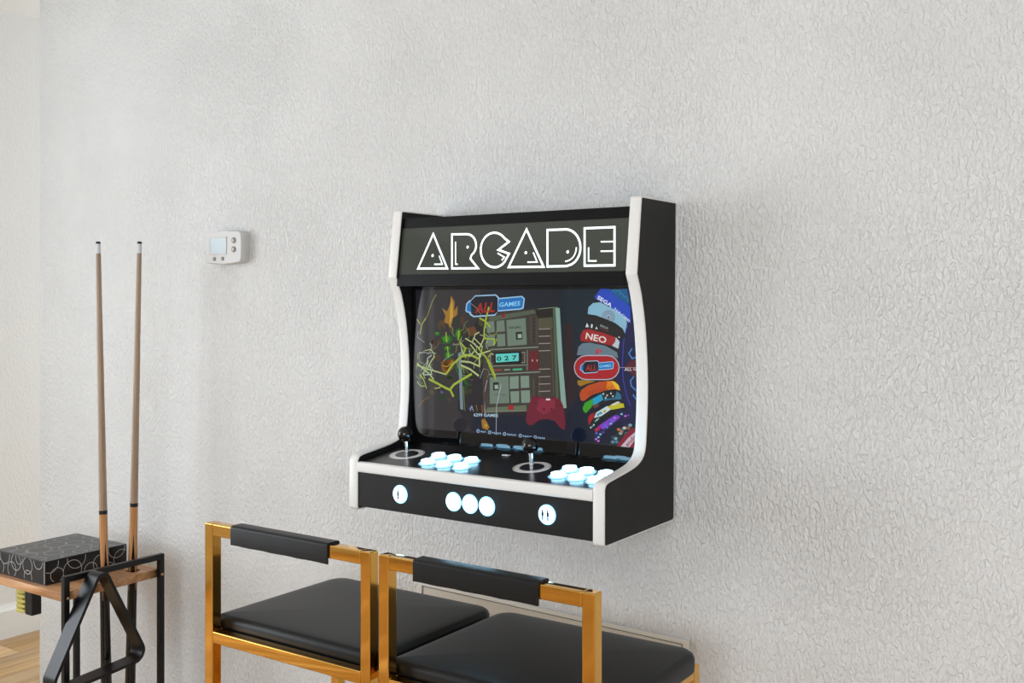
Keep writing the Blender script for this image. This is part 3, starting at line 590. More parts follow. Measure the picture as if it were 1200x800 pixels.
['P',10,[14,18,34],0,[[-13146,10116],[-13152,10101],[-13166,10094],[-13181,10099],[-13187,10113],[-13181,10128],[-13166,10135],[-13152,10130]]],
['L',9,[130,160,186],0.00341,False,[[-13099,10111],[-13065,10112]]],
['L',9,[130,160,186],0.00341,False,[[-13049,10111],[-13015,10103]]],
['L',9,[130,160,186],0.00341,False,[[-13000,10111],[-12966,10112]]],
['L',9,[130,160,186],0.00341,False,[[-12951,10111],[-12917,10103]]],
['L',9,[130,160,186],0.00341,False,[[-12901,10111],[-12868,10112]]],
['P',9,[130,160,190],0,[[-12730,10112],[-12739,10086],[-12761,10070],[-12788,10068],[-12811,10081],[-12819,10105],[-12811,10130],[-12788,10147],[-12761,10149],[-12739,10135]]],
['P',10,[14,18,34],0,[[-12755,10110],[-12761,10095],[-12775,10088],[-12789,10093],[-12795,10107],[-12789,10121],[-12775,10128],[-12761,10123]]],
['L',9,[130,160,186],0.00341,False,[[-12708,10105],[-12675,10106]]],
['L',9,[130,160,186],0.00341,False,[[-12660,10105],[-12627,10097]]],
['L',9,[130,160,186],0.00341,False,[[-12611,10105],[-12579,10106]]],
['L',9,[130,160,186],0.00341,False,[[-12563,10105],[-12530,10097]]],
['L',9,[130,160,186],0.00341,False,[[-12515,10105],[-12482,10106]]],
['P',9,[130,160,190],0,[[-12326,10105],[-12334,10080],[-12356,10064],[-12383,10062],[-12404,10075],[-12413,10099],[-12404,10124],[-12383,10140],[-12356,10142],[-12334,10129]]],
['P',10,[14,18,34],0,[[-12350,10103],[-12355,10089],[-12369,10082],[-12383,10087],[-12389,10100],[-12383,10115],[-12369,10122],[-12355,10117]]],
['L',9,[130,160,186],0.00341,False,[[-12304,10099],[-12272,10099]]],
['L',9,[130,160,186],0.00341,False,[[-12257,10099],[-12224,10090]]],
['L',9,[130,160,186],0.00341,False,[[-12209,10099],[-12177,10099]]],
['L',9,[130,160,186],0.00341,False,[[-12162,10099],[-12130,10090]]],
['L',9,[130,160,186],0.00341,False,[[-12115,10099],[-12083,10099]]],
['P',9,[130,160,190],0,[[-11950,10099],[-11959,10074],[-11980,10058],[-12006,10056],[-12027,10069],[-12036,10093],[-12027,10117],[-12006,10134],[-11980,10136],[-11959,10122]]],
['P',10,[14,18,34],0,[[-11974,10097],[-11979,10083],[-11993,10076],[-12007,10081],[-12012,10094],[-12007,10109],[-11993,10115],[-11979,10111]]],
['L',9,[130,160,186],0.00341,False,[[-11929,10093],[-11897,10093]]],
['L',9,[130,160,186],0.00341,False,[[-11883,10093],[-11851,10084]]],
['L',9,[130,160,186],0.00341,False,[[-11836,10093],[-11805,10093]]],
['L',9,[130,160,186],0.00341,False,[[-11790,10093],[-11758,10084]]],
['P',2,[150,110,36],0,[[-14473,12780],[-14331,12702],[-14288,12781],[-14231,12893],[-14217,13049],[-14118,12915],[-14132,12714],[-14034,12827],[-14048,12626],[-14161,12558],[-14245,12288],[-14288,12422],[-14416,12465],[-14373,12601]]],
['P',3,[190,150,60],0,[[-14223,13005],[-14175,12871],[-14161,12603],[-14260,12400],[-14245,12714]]],
['P',2,[24,84,26],0,[[-14178,12089],[-14190,12049],[-14227,12014],[-14281,11990],[-14345,11981],[-14409,11987],[-14464,12008],[-14500,12041],[-14513,12081],[-14500,12121],[-14464,12156],[-14409,12180],[-14345,12189],[-14281,12182],[-14227,12161],[-14190,12128]]],
['P',3,[52,130,34],0,[[-14254,12096],[-14267,12065],[-14304,12041],[-14354,12032],[-14405,12039],[-14442,12061],[-14455,12092],[-14442,12123],[-14405,12147],[-14354,12156],[-14304,12149],[-14267,12127]]],
['P',2,[24,84,26],0,[[-13900,12206],[-13908,12155],[-13931,12113],[-13966,12083],[-14006,12072],[-14047,12082],[-14081,12109],[-14104,12151],[-14112,12202],[-14104,12252],[-14081,12295],[-14047,12324],[-14006,12335],[-13966,12325],[-13931,12298],[-13908,12256]]],
['P',3,[52,130,34],0,[[-13952,12214],[-13961,12175],[-13984,12145],[-14016,12134],[-14047,12144],[-14071,12172],[-14079,12212],[-14071,12251],[-14047,12280],[-14016,12292],[-13984,12282],[-13961,12253]]],
['P',2,[24,84,26],0,[[-14515,12205],[-14522,12187],[-14541,12172],[-14569,12162],[-14602,12158],[-14636,12160],[-14664,12170],[-14683,12184],[-14690,12202],[-14683,12219],[-14664,12234],[-14636,12245],[-14602,12249],[-14569,12246],[-14541,12237],[-14522,12222]]],
['P',3,[52,130,34],0,[[-14560,12214],[-14567,12200],[-14586,12189],[-14612,12185],[-14638,12188],[-14658,12198],[-14665,12212],[-14658,12225],[-14638,12236],[-14612,12240],[-14586,12237],[-14567,12227]]],
['P',2,[24,84,26],0,[[-14169,11731],[-14178,11695],[-14204,11664],[-14242,11642],[-14288,11633],[-14334,11639],[-14373,11658],[-14399,11688],[-14408,11724],[-14399,11760],[-14373,11792],[-14334,11813],[-14288,11822],[-14242,11816],[-14204,11797],[-14178,11767]]],
['P',3,[52,130,34],0,[[-14226,11739],[-14235,11710],[-14262,11689],[-14297,11680],[-14333,11687],[-14360,11706],[-14369,11735],[-14360,11763],[-14333,11785],[-14297,11793],[-14262,11787],[-14235,11767]]],
['P',2,[24,84,26],0,[[-14209,11887],[-14217,11865],[-14240,11846],[-14275,11833],[-14316,11827],[-14358,11830],[-14393,11841],[-14416,11859],[-14424,11881],[-14416,11903],[-14393,11922],[-14358,11935],[-14316,11940],[-14275,11937],[-14240,11926],[-14217,11908]]],
['P',3,[52,130,34],0,[[-14261,11895],[-14270,11877],[-14294,11864],[-14326,11859],[-14358,11863],[-14382,11874],[-14391,11891],[-14382,11908],[-14358,11921],[-14326,11927],[-14294,11923],[-14270,11911]]],
['L',4,[170,180,50],0.00217,False,[[-14359,12242],[-14331,12018]]],
['L',4,[170,180,50],0.00201,False,[[-13992,12293],[-14020,12070]]],
['L',4,[170,180,50],0.00171,False,[[-14316,11929],[-14288,11683]]],
['P',2,[120,74,24],0,[[-14502,11573],[-14359,11623],[-14132,11653],[-14161,11451],[-14359,11286],[-14473,11394]]],
['L',3,[170,120,40],0.00248,False,[[-14473,11506],[-14331,11478],[-14161,11607]]],
['P',2,[30,80,24],0,[[-14132,11519],[-13964,11458],[-13714,11092],[-13797,11088],[-14048,11344]]],
['P',2,[90,54,30],0,[[-14531,12509],[-14402,12488],[-14387,12286],[-14473,12397]]],
['P',2,[96,60,34],0,[[-13797,12341],[-13577,12388],[-13468,12214],[-13687,12166]]],
['L',8,[150,146,60],0.00161,False,[[-14631,13084],[-14747,12914],[-14878,12618],[-14966,12481]]],
['L',8,[170,170,60],0.00198,False,[[-14936,12550],[-15054,12389],[-15098,12182]]],
['L',8,[160,160,50],0.00223,False,[[-15187,12524],[-15098,12411]]],
['L',8,[130,150,130],0.00124,False,[[-15157,12250],[-15172,12112],[-14966,12003]]],
['L',8,[170,184,120],0.00174,False,[[-14966,11820],[-14791,11848],[-14689,11760],[-14703,11647]]],
['L',8,[150,120,60],0.00149,False,[[-13687,12894],[-13522,12785],[-13386,12632]]],
['L',8,[150,170,50],0.00372,False,[[-13440,12566],[-13291,12502],[-13143,12373]]],
['L',8,[150,170,50],0.00422,False,[[-13184,12808],[-13278,12502],[-13291,12349]]],
['L',8,[150,170,50],0.00322,False,[[-13305,12349],[-13318,12130],[-13036,12114],[-13063,11983]]],
['L',8,[150,170,50],0.00198,False,[[-13036,12005],[-12970,12137]]],
['L',8,[170,184,120],0.00273,False,[[-13825,12119],[-13632,12035],[-13550,12213],[-13440,12259]]],
['L',8,[170,184,120],0.00298,False,[[-13632,12035],[-13440,11908],[-13318,12130]]],
['L',8,[170,184,120],0.00298,False,[[-13687,11989],[-13468,11775],[-13143,11872]]],
['L',8,[170,184,120],0.00248,False,[[-13577,12124],[-13359,11954],[-13413,11711]]],
['L',8,[150,170,50],0.00372,False,[[-13964,12027],[-13811,11897],[-13881,11762],[-13797,11699]]],
['L',8,[150,170,50],0.00322,False,[[-13468,11907],[-13251,11716],[-13143,11480],[-12997,11247]]],
['L',8,[150,170,50],0.00496,False,[[-14359,11309],[-14189,11517],[-13936,11715],[-13687,11767],[-13468,11686]]],
['L',8,[170,184,120],0.00372,False,[[-13936,11615],[-13687,11601],[-13440,11522],[-13440,11807]]],
['L',8,[170,184,120],0.00422,False,[[-13936,11526],[-13687,11447],[-13454,11313]]],
['L',8,[150,170,50],0.00521,False,[[-13646,11349],[-13908,11216],[-14132,11095],[-14245,10978]]],
['L',8,[150,170,50],0.00521,False,[[-14849,11186],[-14646,11116],[-14387,11016],[-14231,10967],[-14147,10826]]],
['L',8,[170,184,120],0.00298,False,[[-15187,11526],[-15024,11418],[-14820,11290],[-14703,11181]]],
['L',8,[170,184,120],0.00298,False,[[-15172,11481],[-14849,11402],[-14359,11309]]],
['L',8,[160,180,160],0.00248,False,[[-15024,11281],[-14907,11468],[-14878,11651],[-14761,11723]]],
['L',8,[160,180,160],0.00248,False,[[-14995,11271],[-14761,11292],[-14820,11494]]],
['L',8,[150,170,50],0.00273,False,[[-15113,11278],[-14995,11168],[-14907,10968]]],
['L',8,[170,184,120],0.00198,False,[[-14675,10979],[-14531,11009],[-14502,11055]]],
['L',8,[170,184,120],0.00273,False,[[-14878,11424],[-14776,11586],[-14675,11703]]],
['L',8,[150,160,190],0.00248,False,[[-13714,11865],[-13687,11778]]],
['L',8,[170,184,120],0.00298,False,[[-13908,11860],[-13881,11772],[-13687,11734],[-13577,11847]]],
['L',8,[150,170,50],0.00322,False,[[-13413,11874],[-13170,11619],[-13010,11321]]],
['L',8,[120,84,40],0.00198,False,[[-14820,10790],[-15054,10664],[-15142,10522]]],
['L',8,[120,84,40],0.00273,False,[[-13522,10684],[-13495,10553]]],
['L',8,[120,70,34],0.00298,False,[[-13373,10692],[-13359,10518]]],
['L',8,[80,44,50],0.00198,False,[[-13291,11615],[-13305,11002],[-13318,10345]]],
['P',8,[150,110,30],0,[[-13386,10363],[-13305,10412],[-13170,10225],[-13224,10155],[-13359,10189]]],
['P',9,[190,150,60],0,[[-13228,10253],[-13239,10232],[-13264,10221],[-13290,10228],[-13301,10248],[-13290,10270],[-13264,10280],[-13239,10273]]],
['L',7,[120,136,60],0.00136,False,[[-15109,11785],[-15120,11723],[-15112,11591],[-15185,11490]]],
['L',7,[150,166,110],0.00132,False,[[-13632,12032],[-13559,12018],[-13509,11909],[-13541,11795]]],
['L',7,[96,110,50],0.00131,False,[[-13865,11621],[-13784,11722],[-13810,11821],[-13797,11916]]],
['L',7,[130,140,130],0.00214,False,[[-15009,11799],[-14908,11763],[-14769,11774],[-14634,11764]]],
['L',7,[120,136,60],0.00186,False,[[-13661,11873],[-13725,11902],[-13849,11904],[-13885,11853]]],
['L',7,[150,166,110],0.00143,False,[[-13895,11727],[-14016,11655],[-14050,11571],[-14020,11471]]],
['L',7,[96,110,50],0.00185,False,[[-15059,11292],[-15135,11179],[-15115,11120],[-15014,11050]]],
['L',7,[130,140,130],0.00228,False,[[-13939,11961],[-13907,11912],[-13892,11786],[-13985,11712]]],
['L',7,[120,136,60],0.00132,False,[[-14167,12005],[-14081,11973],[-14058,11871],[-14097,11800]]],
['L',7,[150,166,110],0.00153,False,[[-15022,11762],[-15109,11782],[-15155,11737],[-15159,11615]]],
['L',7,[96,110,50],0.00127,False,[[-13885,12234],[-13812,12255],[-13793,12313],[-13838,12412]]],
['L',7,[130,140,130],0.00168,False,[[-14143,11770],[-14205,11738],[-14318,11686],[-14435,11604]]],
['L',7,[120,136,60],0.0014,False,[[-15107,11549],[-15024,11547],[-14942,11451],[-14903,11405]]],
['L',7,[150,166,110],0.00158,False,[[-13934,12104],[-13979,12052],[-13940,11929],[-13920,11797]]],
['L',7,[96,110,50],0.00223,False,[[-13265,11611],[-13197,11678],[-13204,11749],[-13120,11845]]],
['L',7,[130,140,130],0.00223,False,[[-15067,11361],[-14990,11464],[-14915,11552],[-14840,11591]]],
['L',7,[120,136,60],0.00191,False,[[-13210,12272],[-13136,12195],[-13011,12219],[-12939,12328]]],
['L',7,[150,166,110],0.0011,False,[[-14123,12148],[-14188,12243],[-14160,12313],[-14251,12408]]],
['L',7,[96,110,50],0.00149,False,[[-14841,11783],[-14726,11856],[-14605,11916],[-14553,12017]]],
['L',7,[130,140,130],0.00184,False,[[-13274,11474],[-13333,11465],[-13376,11370],[-13425,11256]]],
['L',7,[120,136,60],0.00156,False,[[-14041,11922],[-14032,11979],[-13932,12056],[-13934,12155]]],
['L',7,[150,166,110],0.00172,False,[[-14878,11633],[-14859,11500],[-14798,11467],[-14704,11378]]],
['L',7,[96,110,50],0.00207,False,[[-13737,11359],[-13829,11443],[-13912,11449],[-13974,11514]]],
['L',7,[130,140,130],0.00109,False,[[-14012,11329],[-13918,11301],[-13815,11307],[-13740,11225]]],
['L',7,[120,136,60],0.00204,False,[[-15077,11446],[-15174,11479],[-15246,11436],[-15338,11452]]],
['L',7,[150,166,110],0.00216,False,[[-13180,11645],[-13198,11721],[-13139,11793],[-13059,11794]]],
['L',7,[96,110,50],0.00126,False,[[-13379,11653],[-13427,11546],[-13440,11440],[-13399,11394]]],
['L',7,[130,140,130],0.00225,False,[[-14869,11735],[-14800,11818],[-14762,11920],[-14812,11995]]],
['L',7,[120,136,60],0.00209,False,[[-13999,11585],[-14002,11527],[-13885,11462],[-13850,11349]]],
['L',7,[150,166,110],0.00189,False,[[-13213,12177],[-13302,12224],[-13312,12337],[-13259,12376]]],
['L',7,[96,110,50],0.00196,False,[[-14925,11299],[-14934,11380],[-14862,11443],[-14742,11511]]],
['L',7,[130,140,130],0.00144,False,[[-13865,12080],[-13961,11980],[-14053,11984],[-14179,11962]]],
['L',7,[120,136,60],0.00128,False,[[-13760,12333],[-13723,12230],[-13717,12146],[-13803,12080]]],
['L',7,[150,166,110],0.00224,False,[[-15181,11112],[-15104,11036],[-15041,11012],[-14960,11023]]],
['L',7,[96,110,50],0.00176,False,[[-13273,11469],[-13198,11444],[-13182,11379],[-13227,11279]]],
['L',7,[130,140,130],0.00232,False,[[-13207,12058],[-13260,12022],[-13255,11942],[-13207,11906]]],
['L',7,[120,136,60],0.00195,False,[[-15087,11180],[-15063,11290],[-14934,11341],[-14825,11334]]],
['L',7,[150,166,110],0.0014,False,[[-13443,11721],[-13535,11635],[-13580,11591],[-13587,11467]]],
['L',7,[96,110,50],0.00228,False,[[-13781,11560],[-13752,11643],[-13743,11700],[-13694,11734]]],
['L',7,[130,140,130],0.00211,False,[[-15145,11743],[-15065,11764],[-14963,11779],[-14890,11756]]],
['L',7,[120,136,60],0.00185,False,[[-13170,11554],[-13093,11519],[-13052,11409],[-13042,11347]]],
['L',7,[150,166,110],0.00191,False,[[-13254,12009],[-13231,12108],[-13307,12179],[-13429,12206]]],
['L',7,[96,110,50],0.00195,False,[[-15079,11177],[-15202,11223],[-15241,11347],[-15177,11444]]],
['L',7,[130,140,130],0.00139,False,[[-13563,11746],[-13504,11772],[-13407,11769],[-13304,11756]]],
['L',7,[120,136,60],0.00109,False,[[-13977,12262],[-13874,12315],[-13840,12444],[-13757,12499]]],
['L',7,[150,166,110],0.00219,False,[[-14854,11395],[-14974,11356],[-14999,11262],[-14952,11190]]],
['P',2,[40,60,28],0,[[-13645,11088],[-13656,11049],[-13684,11024],[-13718,11022],[-13746,11045],[-13757,11083],[-13746,11122],[-13718,11148],[-13684,11149],[-13656,11127]]],
['P',2,[70,50,34],0,[[-13841,12509],[-13853,12444],[-13885,12403],[-13925,12403],[-13957,12442],[-13970,12507],[-13957,12572],[-13925,12613],[-13885,12613],[-13853,12573]]],
['P',2,[52,44,40],0,[[-13637,11003],[-13648,10951],[-13676,10917],[-13710,10916],[-13738,10946],[-13749,10998],[-13738,11051],[-13710,11084],[-13676,11086],[-13648,11055]]],
['P',2,[30,50,30],0,[[-13579,11294],[-13591,11264],[-13624,11244],[-13664,11242],[-13697,11259],[-13709,11288],[-13697,11318],[-13664,11338],[-13624,11339],[-13591,11323]]],
['P',2,[66,60,40],0,[[-14658,10908],[-14678,10872],[-14730,10848],[-14795,10844],[-14847,10863],[-14868,10897],[-14847,10933],[-14795,10957],[-14730,10960],[-14678,10941]]],
['P',2,[40,60,28],0,[[-13612,11833],[-13627,11774],[-13666,11737],[-13715,11735],[-13754,11770],[-13769,11829],[-13754,11888],[-13715,11925],[-13666,11926],[-13627,11891]]],
['P',2,[70,50,34],0,[[-14261,11421],[-14271,11376],[-14298,11347],[-14332,11345],[-14359,11372],[-14369,11417],[-14359,11462],[-14332,11491],[-14298,11492],[-14271,11465]]],
['P',2,[52,44,40],0,[[-14687,12070],[-14698,12006],[-14726,11966],[-14762,11965],[-14791,12004],[-14802,12067],[-14791,12131],[-14762,12171],[-14726,12172],[-14698,12133]]],
['P',2,[30,50,30],0,[[-14550,11153],[-14558,11086],[-14579,11044],[-14606,11043],[-14627,11083],[-14635,11149],[-14627,11216],[-14606,11258],[-14579,11259],[-14558,11219]]],
['P',2,[66,60,40],0,[[-14491,12393],[-14501,12329],[-14527,12289],[-14559,12288],[-14585,12327],[-14594,12391],[-14585,12455],[-14559,12495],[-14527,12496],[-14501,12457]]],
['P',2,[40,60,28],0,[[-13744,10947],[-13757,10920],[-13792,10901],[-13836,10899],[-13871,10914],[-13884,10940],[-13871,10968],[-13836,10986],[-13792,10988],[-13757,10974]]],
['P',2,[70,50,34],0,[[-14180,11727],[-14201,11697],[-14254,11677],[-14320,11675],[-14373,11692],[-14394,11720],[-14373,11751],[-14320,11771],[-14254,11773],[-14201,11756]]],
['P',2,[52,44,40],0,[[-14383,11003],[-14392,10937],[-14414,10895],[-14441,10894],[-14464,10933],[-14472,10998],[-14464,11064],[-14441,11106],[-14414,11107],[-14392,11068]]],
['P',2,[30,50,30],0,[[-14268,11518],[-14283,11455],[-14325,11415],[-14377,11413],[-14418,11450],[-14434,11512],[-14418,11575],[-14377,11615],[-14325,11617],[-14283,11580]]],
['P',2,[66,60,40],0,[[-14627,10984],[-14636,10929],[-14661,10894],[-14692,10893],[-14717,10925],[-14726,10979],[-14717,11034],[-14692,11069],[-14661,11071],[-14636,11038]]],
['P',2,[40,60,28],0,[[-14699,11130],[-14708,11098],[-14733,11077],[-14764,11076],[-14789,11094],[-14798,11126],[-14789,11158],[-14764,11179],[-14733,11180],[-14708,11161]]],
['P',2,[70,50,34],0,[[-14677,11957],[-14688,11890],[-14718,11848],[-14756,11847],[-14786,11887],[-14798,11953],[-14786,12020],[-14756,12062],[-14718,12063],[-14688,12023]]],
['P',2,[52,44,40],0,[[-13798,11906],[-13818,11876],[-13870,11856],[-13935,11854],[-13987,11871],[-14007,11900],[-13987,11930],[-13935,11950],[-13870,11952],[-13818,11935]]],
['P',2,[30,50,30],0,[[-14366,10794],[-14386,10741],[-14438,10705],[-14503,10702],[-14556,10731],[-14576,10783],[-14556,10837],[-14503,10872],[-14438,10876],[-14386,10846]]],
['P',2,[66,60,40],0,[[-13282,12473],[-13300,12421],[-13348,12388],[-13407,12387],[-13456,12419],[-13474,12471],[-13456,12523],[-13407,12556],[-13348,12557],[-13300,12525]]],
['P',2,[40,60,28],0,[[-13773,11033],[-13781,11002],[-13802,10982],[-13828,10980],[-13849,10998],[-13857,11028],[-13849,11060],[-13828,11079],[-13802,11081],[-13781,11063]]],
['P',2,[70,50,34],0,[[-14508,11674],[-14523,11627],[-14561,11597],[-14608,11595],[-14646,11623],[-14661,11669],[-14646,11716],[-14608,11746],[-14561,11747],[-14523,11720]]],
['P',2,[52,44,40],0,[[-14160,11197],[-14178,11140],[-14226,11104],[-14285,11101],[-14333,11133],[-14351,11188],[-14333,11245],[-14285,11282],[-14226,11284],[-14178,11252]]],
['P',2,[30,50,30],0,[[-14680,12277],[-14690,12243],[-14716,12222],[-14749,12222],[-14775,12242],[-14785,12275],[-14775,12308],[-14749,12329],[-14716,12329],[-14690,12309]]],
['P',2,[66,60,40],0,[[-13871,12215],[-13886,12177],[-13925,12153],[-13974,12152],[-14014,12175],[-14029,12211],[-14014,12249],[-13974,12273],[-13925,12274],[-13886,12251]]],
['P',2,[40,60,28],0,[[-14150,11263],[-14170,11232],[-14221,11210],[-14285,11208],[-14337,11224],[-14357,11254],[-14337,11286],[-14285,11307],[-14221,11309],[-14170,11293]]],
['P',2,[70,50,34],0,[[-14225,10755],[-14234,10731],[-14260,10715],[-14291,10713],[-14317,10727],[-14327,10749],[-14317,10773],[-14291,10789],[-14260,10791],[-14234,10778]]],
['P',2,[52,44,40],0,[[-14417,11034],[-14434,10969],[-14478,10927],[-14533,10925],[-14578,10962],[-14595,11025],[-14578,11091],[-14533,11132],[-14478,11135],[-14434,11097]]],
['P',2,[30,50,30],0,[[-14002,12493],[-14013,12439],[-14042,12406],[-14077,12405],[-14106,12438],[-14117,12492],[-14106,12546],[-14077,12579],[-14042,12580],[-14013,12547]]],
['P',2,[66,60,40],0,[[-14148,12310],[-14160,12268],[-14191,12241],[-14230,12240],[-14261,12266],[-14273,12308],[-14261,12351],[-14230,12378],[-14191,12379],[-14160,12353]]],
['P',2,[40,60,28],0,[[-14219,11743],[-14228,11719],[-14250,11704],[-14278,11703],[-14301,11717],[-14310,11740],[-14301,11764],[-14278,11779],[-14250,11780],[-14228,11766]]],
['P',2,[70,50,34],0,[[-13587,11243],[-13599,11216],[-13631,11198],[-13671,11196],[-13703,11211],[-13715,11237],[-13703,11265],[-13671,11283],[-13631,11285],[-13599,11269]]],
['P',2,[52,44,40],0,[[-14252,11535],[-14271,11491],[-14321,11462],[-14383,11460],[-14434,11485],[-14453,11528],[-14434,11572],[-14383,11601],[-14321,11603],[-14271,11578]]],
['P',2,[30,50,30],0,[[-13338,11625],[-13347,11576],[-13370,11545],[-13399,11544],[-13422,11573],[-13431,11621],[-13422,11670],[-13399,11701],[-13370,11702],[-13347,11673]]],
['P',2,[66,60,40],0,[[-13826,11476],[-13842,11452],[-13885,11436],[-13939,11434],[-13982,11447],[-13998,11469],[-13982,11493],[-13939,11509],[-13885,11511],[-13842,11498]]],
['P',2,[40,60,28],0,[[-14101,11095],[-14110,11071],[-14133,11055],[-14161,11054],[-14184,11067],[-14192,11091],[-14184,11115],[-14161,11131],[-14133,11133],[-14110,11119]]],
['P',2,[70,50,34],0,[[-14450,12034],[-14463,11998],[-14497,11975],[-14539,11974],[-14573,11995],[-14586,12031],[-14573,12068],[-14539,12091],[-14497,12092],[-14463,12070]]],
['P',2,[52,44,40],0,[[-13804,12261],[-13815,12209],[-13845,12176],[-13881,12176],[-13911,12207],[-13922,12258],[-13911,12310],[-13881,12343],[-13845,12343],[-13815,12312]]],
['P',2,[30,50,30],0,[[-13891,10815],[-13910,10781],[-13961,10757],[-14023,10754],[-14074,10772],[-14094,10804],[-14074,10839],[-14023,10862],[-13961,10865],[-13910,10847]]],
['P',2,[66,60,40],0,[[-14220,11575],[-14234,11536],[-14272,11511],[-14318,11509],[-14355,11531],[-14370,11569],[-14355,11608],[-14318,11633],[-14272,11635],[-14234,11612]]],
['P',5,[70,80,140],0,[[-14430,10912],[-14443,10888],[-14473,10876],[-14504,10884],[-14517,10908],[-14504,10933],[-14473,10944],[-14443,10936]]],
['P',5,[70,80,140],0,[[-13645,10599],[-13657,10575],[-13687,10563],[-13716,10571],[-13729,10594],[-13716,10619],[-13687,10630],[-13657,10622]]],
['L',6,[170,180,200],0.00124,False,[[-13687,10542],[-13646,10654],[-13604,10547]]]]
MARQUEE=[
['L',0.0044,True,[[-14468,14405],[-13995,13639],[-14815,13648]]],
['L',0.0028,False,[[-14247,13918],[-14141,13731],[-14365,13735]]],
['L',0.0044,True,[[-13945,14378],[-13547,14369],[-13493,14363],[-13428,14341],[-13369,14304],[-13321,14253],[-13287,14194],[-13269,14130],[-13269,14066],[-13287,14006],[-13320,13955],[-13368,13917],[-13392,13837],[-13170,13630],[-13865,13637]]],
['L',0.0028,False,[[-13831,14213],[-13779,13725],[-13718,13724]]],
['L',0.0044,True,[[-12425,14170],[-12677,14008],[-12395,13919],[-12449,13828],[-12488,13760],[-12542,13705],[-12609,13666],[-12685,13644],[-12766,13642],[-12848,13659],[-12927,13694],[-12998,13745],[-13058,13811],[-13103,13888],[-13131,13971],[-13140,14055],[-13130,14138],[-13101,14213],[-13055,14278],[-12994,14327],[-12923,14360],[-12843,14374],[-12761,14368],[-12680,14343],[-12604,14301],[-12538,14244]]],
['L',0.0028,False,[[-12692,13939],[-12509,13848],[-12571,13785]]],
['L',0.0044,True,[[-12008,14414],[-11519,13633],[-12384,13639]]],
['L',0.0028,False,[[-11796,13930],[-11683,13733],[-11920,13733]]],
['L',0.0044,True,[[-11491,14382],[-11048,14378],[-10988,14370],[-10911,14343],[-10839,14298],[-10777,14238],[-10729,14165],[-10696,14085],[-10680,14001],[-10682,13918],[-10702,13839],[-10739,13770],[-10790,13713],[-10854,13672],[-10927,13649],[-10985,13636],[-11425,13636]]],
['L',0.0028,False,[[-10776,14008],[-10777,13947],[-10791,13889],[-10818,13837],[-10855,13794],[-10901,13761],[-10955,13740],[-11013,13732]]],
['L',0.0044,True,[[-10616,14383],[-9940,14381],[-9883,13633],[-10555,13637]]],
['L',0.0028,False,[[-10227,14103],[-9928,14098]]],
['L',0.0028,False,[[-10213,13915],[-9913,13912]]],
['L',0.0028,False,[[-10495,14000],[-10473,13730],[-10290,13726]]],
['D',0.0032,[-14432,13927]],
['D',0.0032,[-13490,14087]],
['D',0.0032,[-11979,13930]],
['D',0.0032,[-10970,13922]]]

# ================================================================ arcade cabinet
cab = empty('arcade_cabinet', (-1.247, 0, 0.85), 'wall-mounted black arcade cabinet with white edges, lit ARCADE marquee and glowing buttons', 'arcade machine')
XR, XLF, T = -0.934, -1.560, 0.0245
raw = [(-0.299, 0.8487), (-0.2984, 0.9538), (-0.2945, 0.9620), (-0.2865, 0.9665), (-0.261, 0.9701), (-0.195, 0.9784), (-0.1674, 0.9845), (-0.1480, 0.9945), (-0.1385, 1.0100),
       (-0.1356, 1.0339), (-0.1306, 1.0887), (-0.1296, 1.1431), (-0.1339, 1.2027), (-0.1428, 1.2606), (-0.1569, 1.3082), (-0.1743, 1.3459), (-0.1545, 1.4962), (0.0, 1.4955), (-0.010, 0.8487)]
rad = [0.008] + [0.0]*7 + [0.01, 0, 0, 0, 0, 0.0, 0.002, 0.006, 0.006, 0.010]
outline = round_corners(raw, rad+[0]*(len(raw)-len(rad)), 4)
rad2 = [0.008, 0, 0, 0, 0, 0, 0, 0, 0, 0, 0, 0, 0, 0, 0.0, 0.002, 0.006, 0.006, 0.010]
outline = round_corners(raw, rad2, 4)
# smooth the concave curve a little (Chaikin on the curved run)
def chaikin(pts, i0, i1):
    out = pts[:i0+1]
    for i in range(i0, i1):
        a, b = Vector(pts[i]), Vector(pts[i+1]); out += [tuple(a*0.75+b*0.25), tuple(a*0.25+b*0.75)]
    return out+pts[i1:]
k0 = outline.index(min(outline, key=lambda p: (p[0]+0.2984)**2+(p[1]-0.9538)**2)); k1 = outline.index(min(outline, key=lambda p: (p[0]+0.1569)**2+(p[1]-1.3082)**2))
outline = chaikin(outline, k0, k1)
def inset(pts, d):
    n = len(pts); out = []
    area2 = sum(pts[i][0]*pts[(i+1) % n][1]-pts[(i+1) % n][0]*pts[i][1] for i in range(n)); s = 1 if area2 > 0 else -1
    for i in range(n):
        p = Vector(pts[i]); a = (p-Vector(pts[i-1])); b = (Vector(pts[(i+1) % n])-p)
        if a.length < 1e-9: a = b
        if b.length < 1e-9: b = a
        a.normalize(); b.normalize(); m = Vector((-(a.y+b.y), a.x+b.x)).normalized()*s; nn = Vector((-a.y, a.x))*s
        out.append(tuple(p+m*d/max(0.5, m.dot(nn))))
    return out
core = inset(outline, 0.0028)
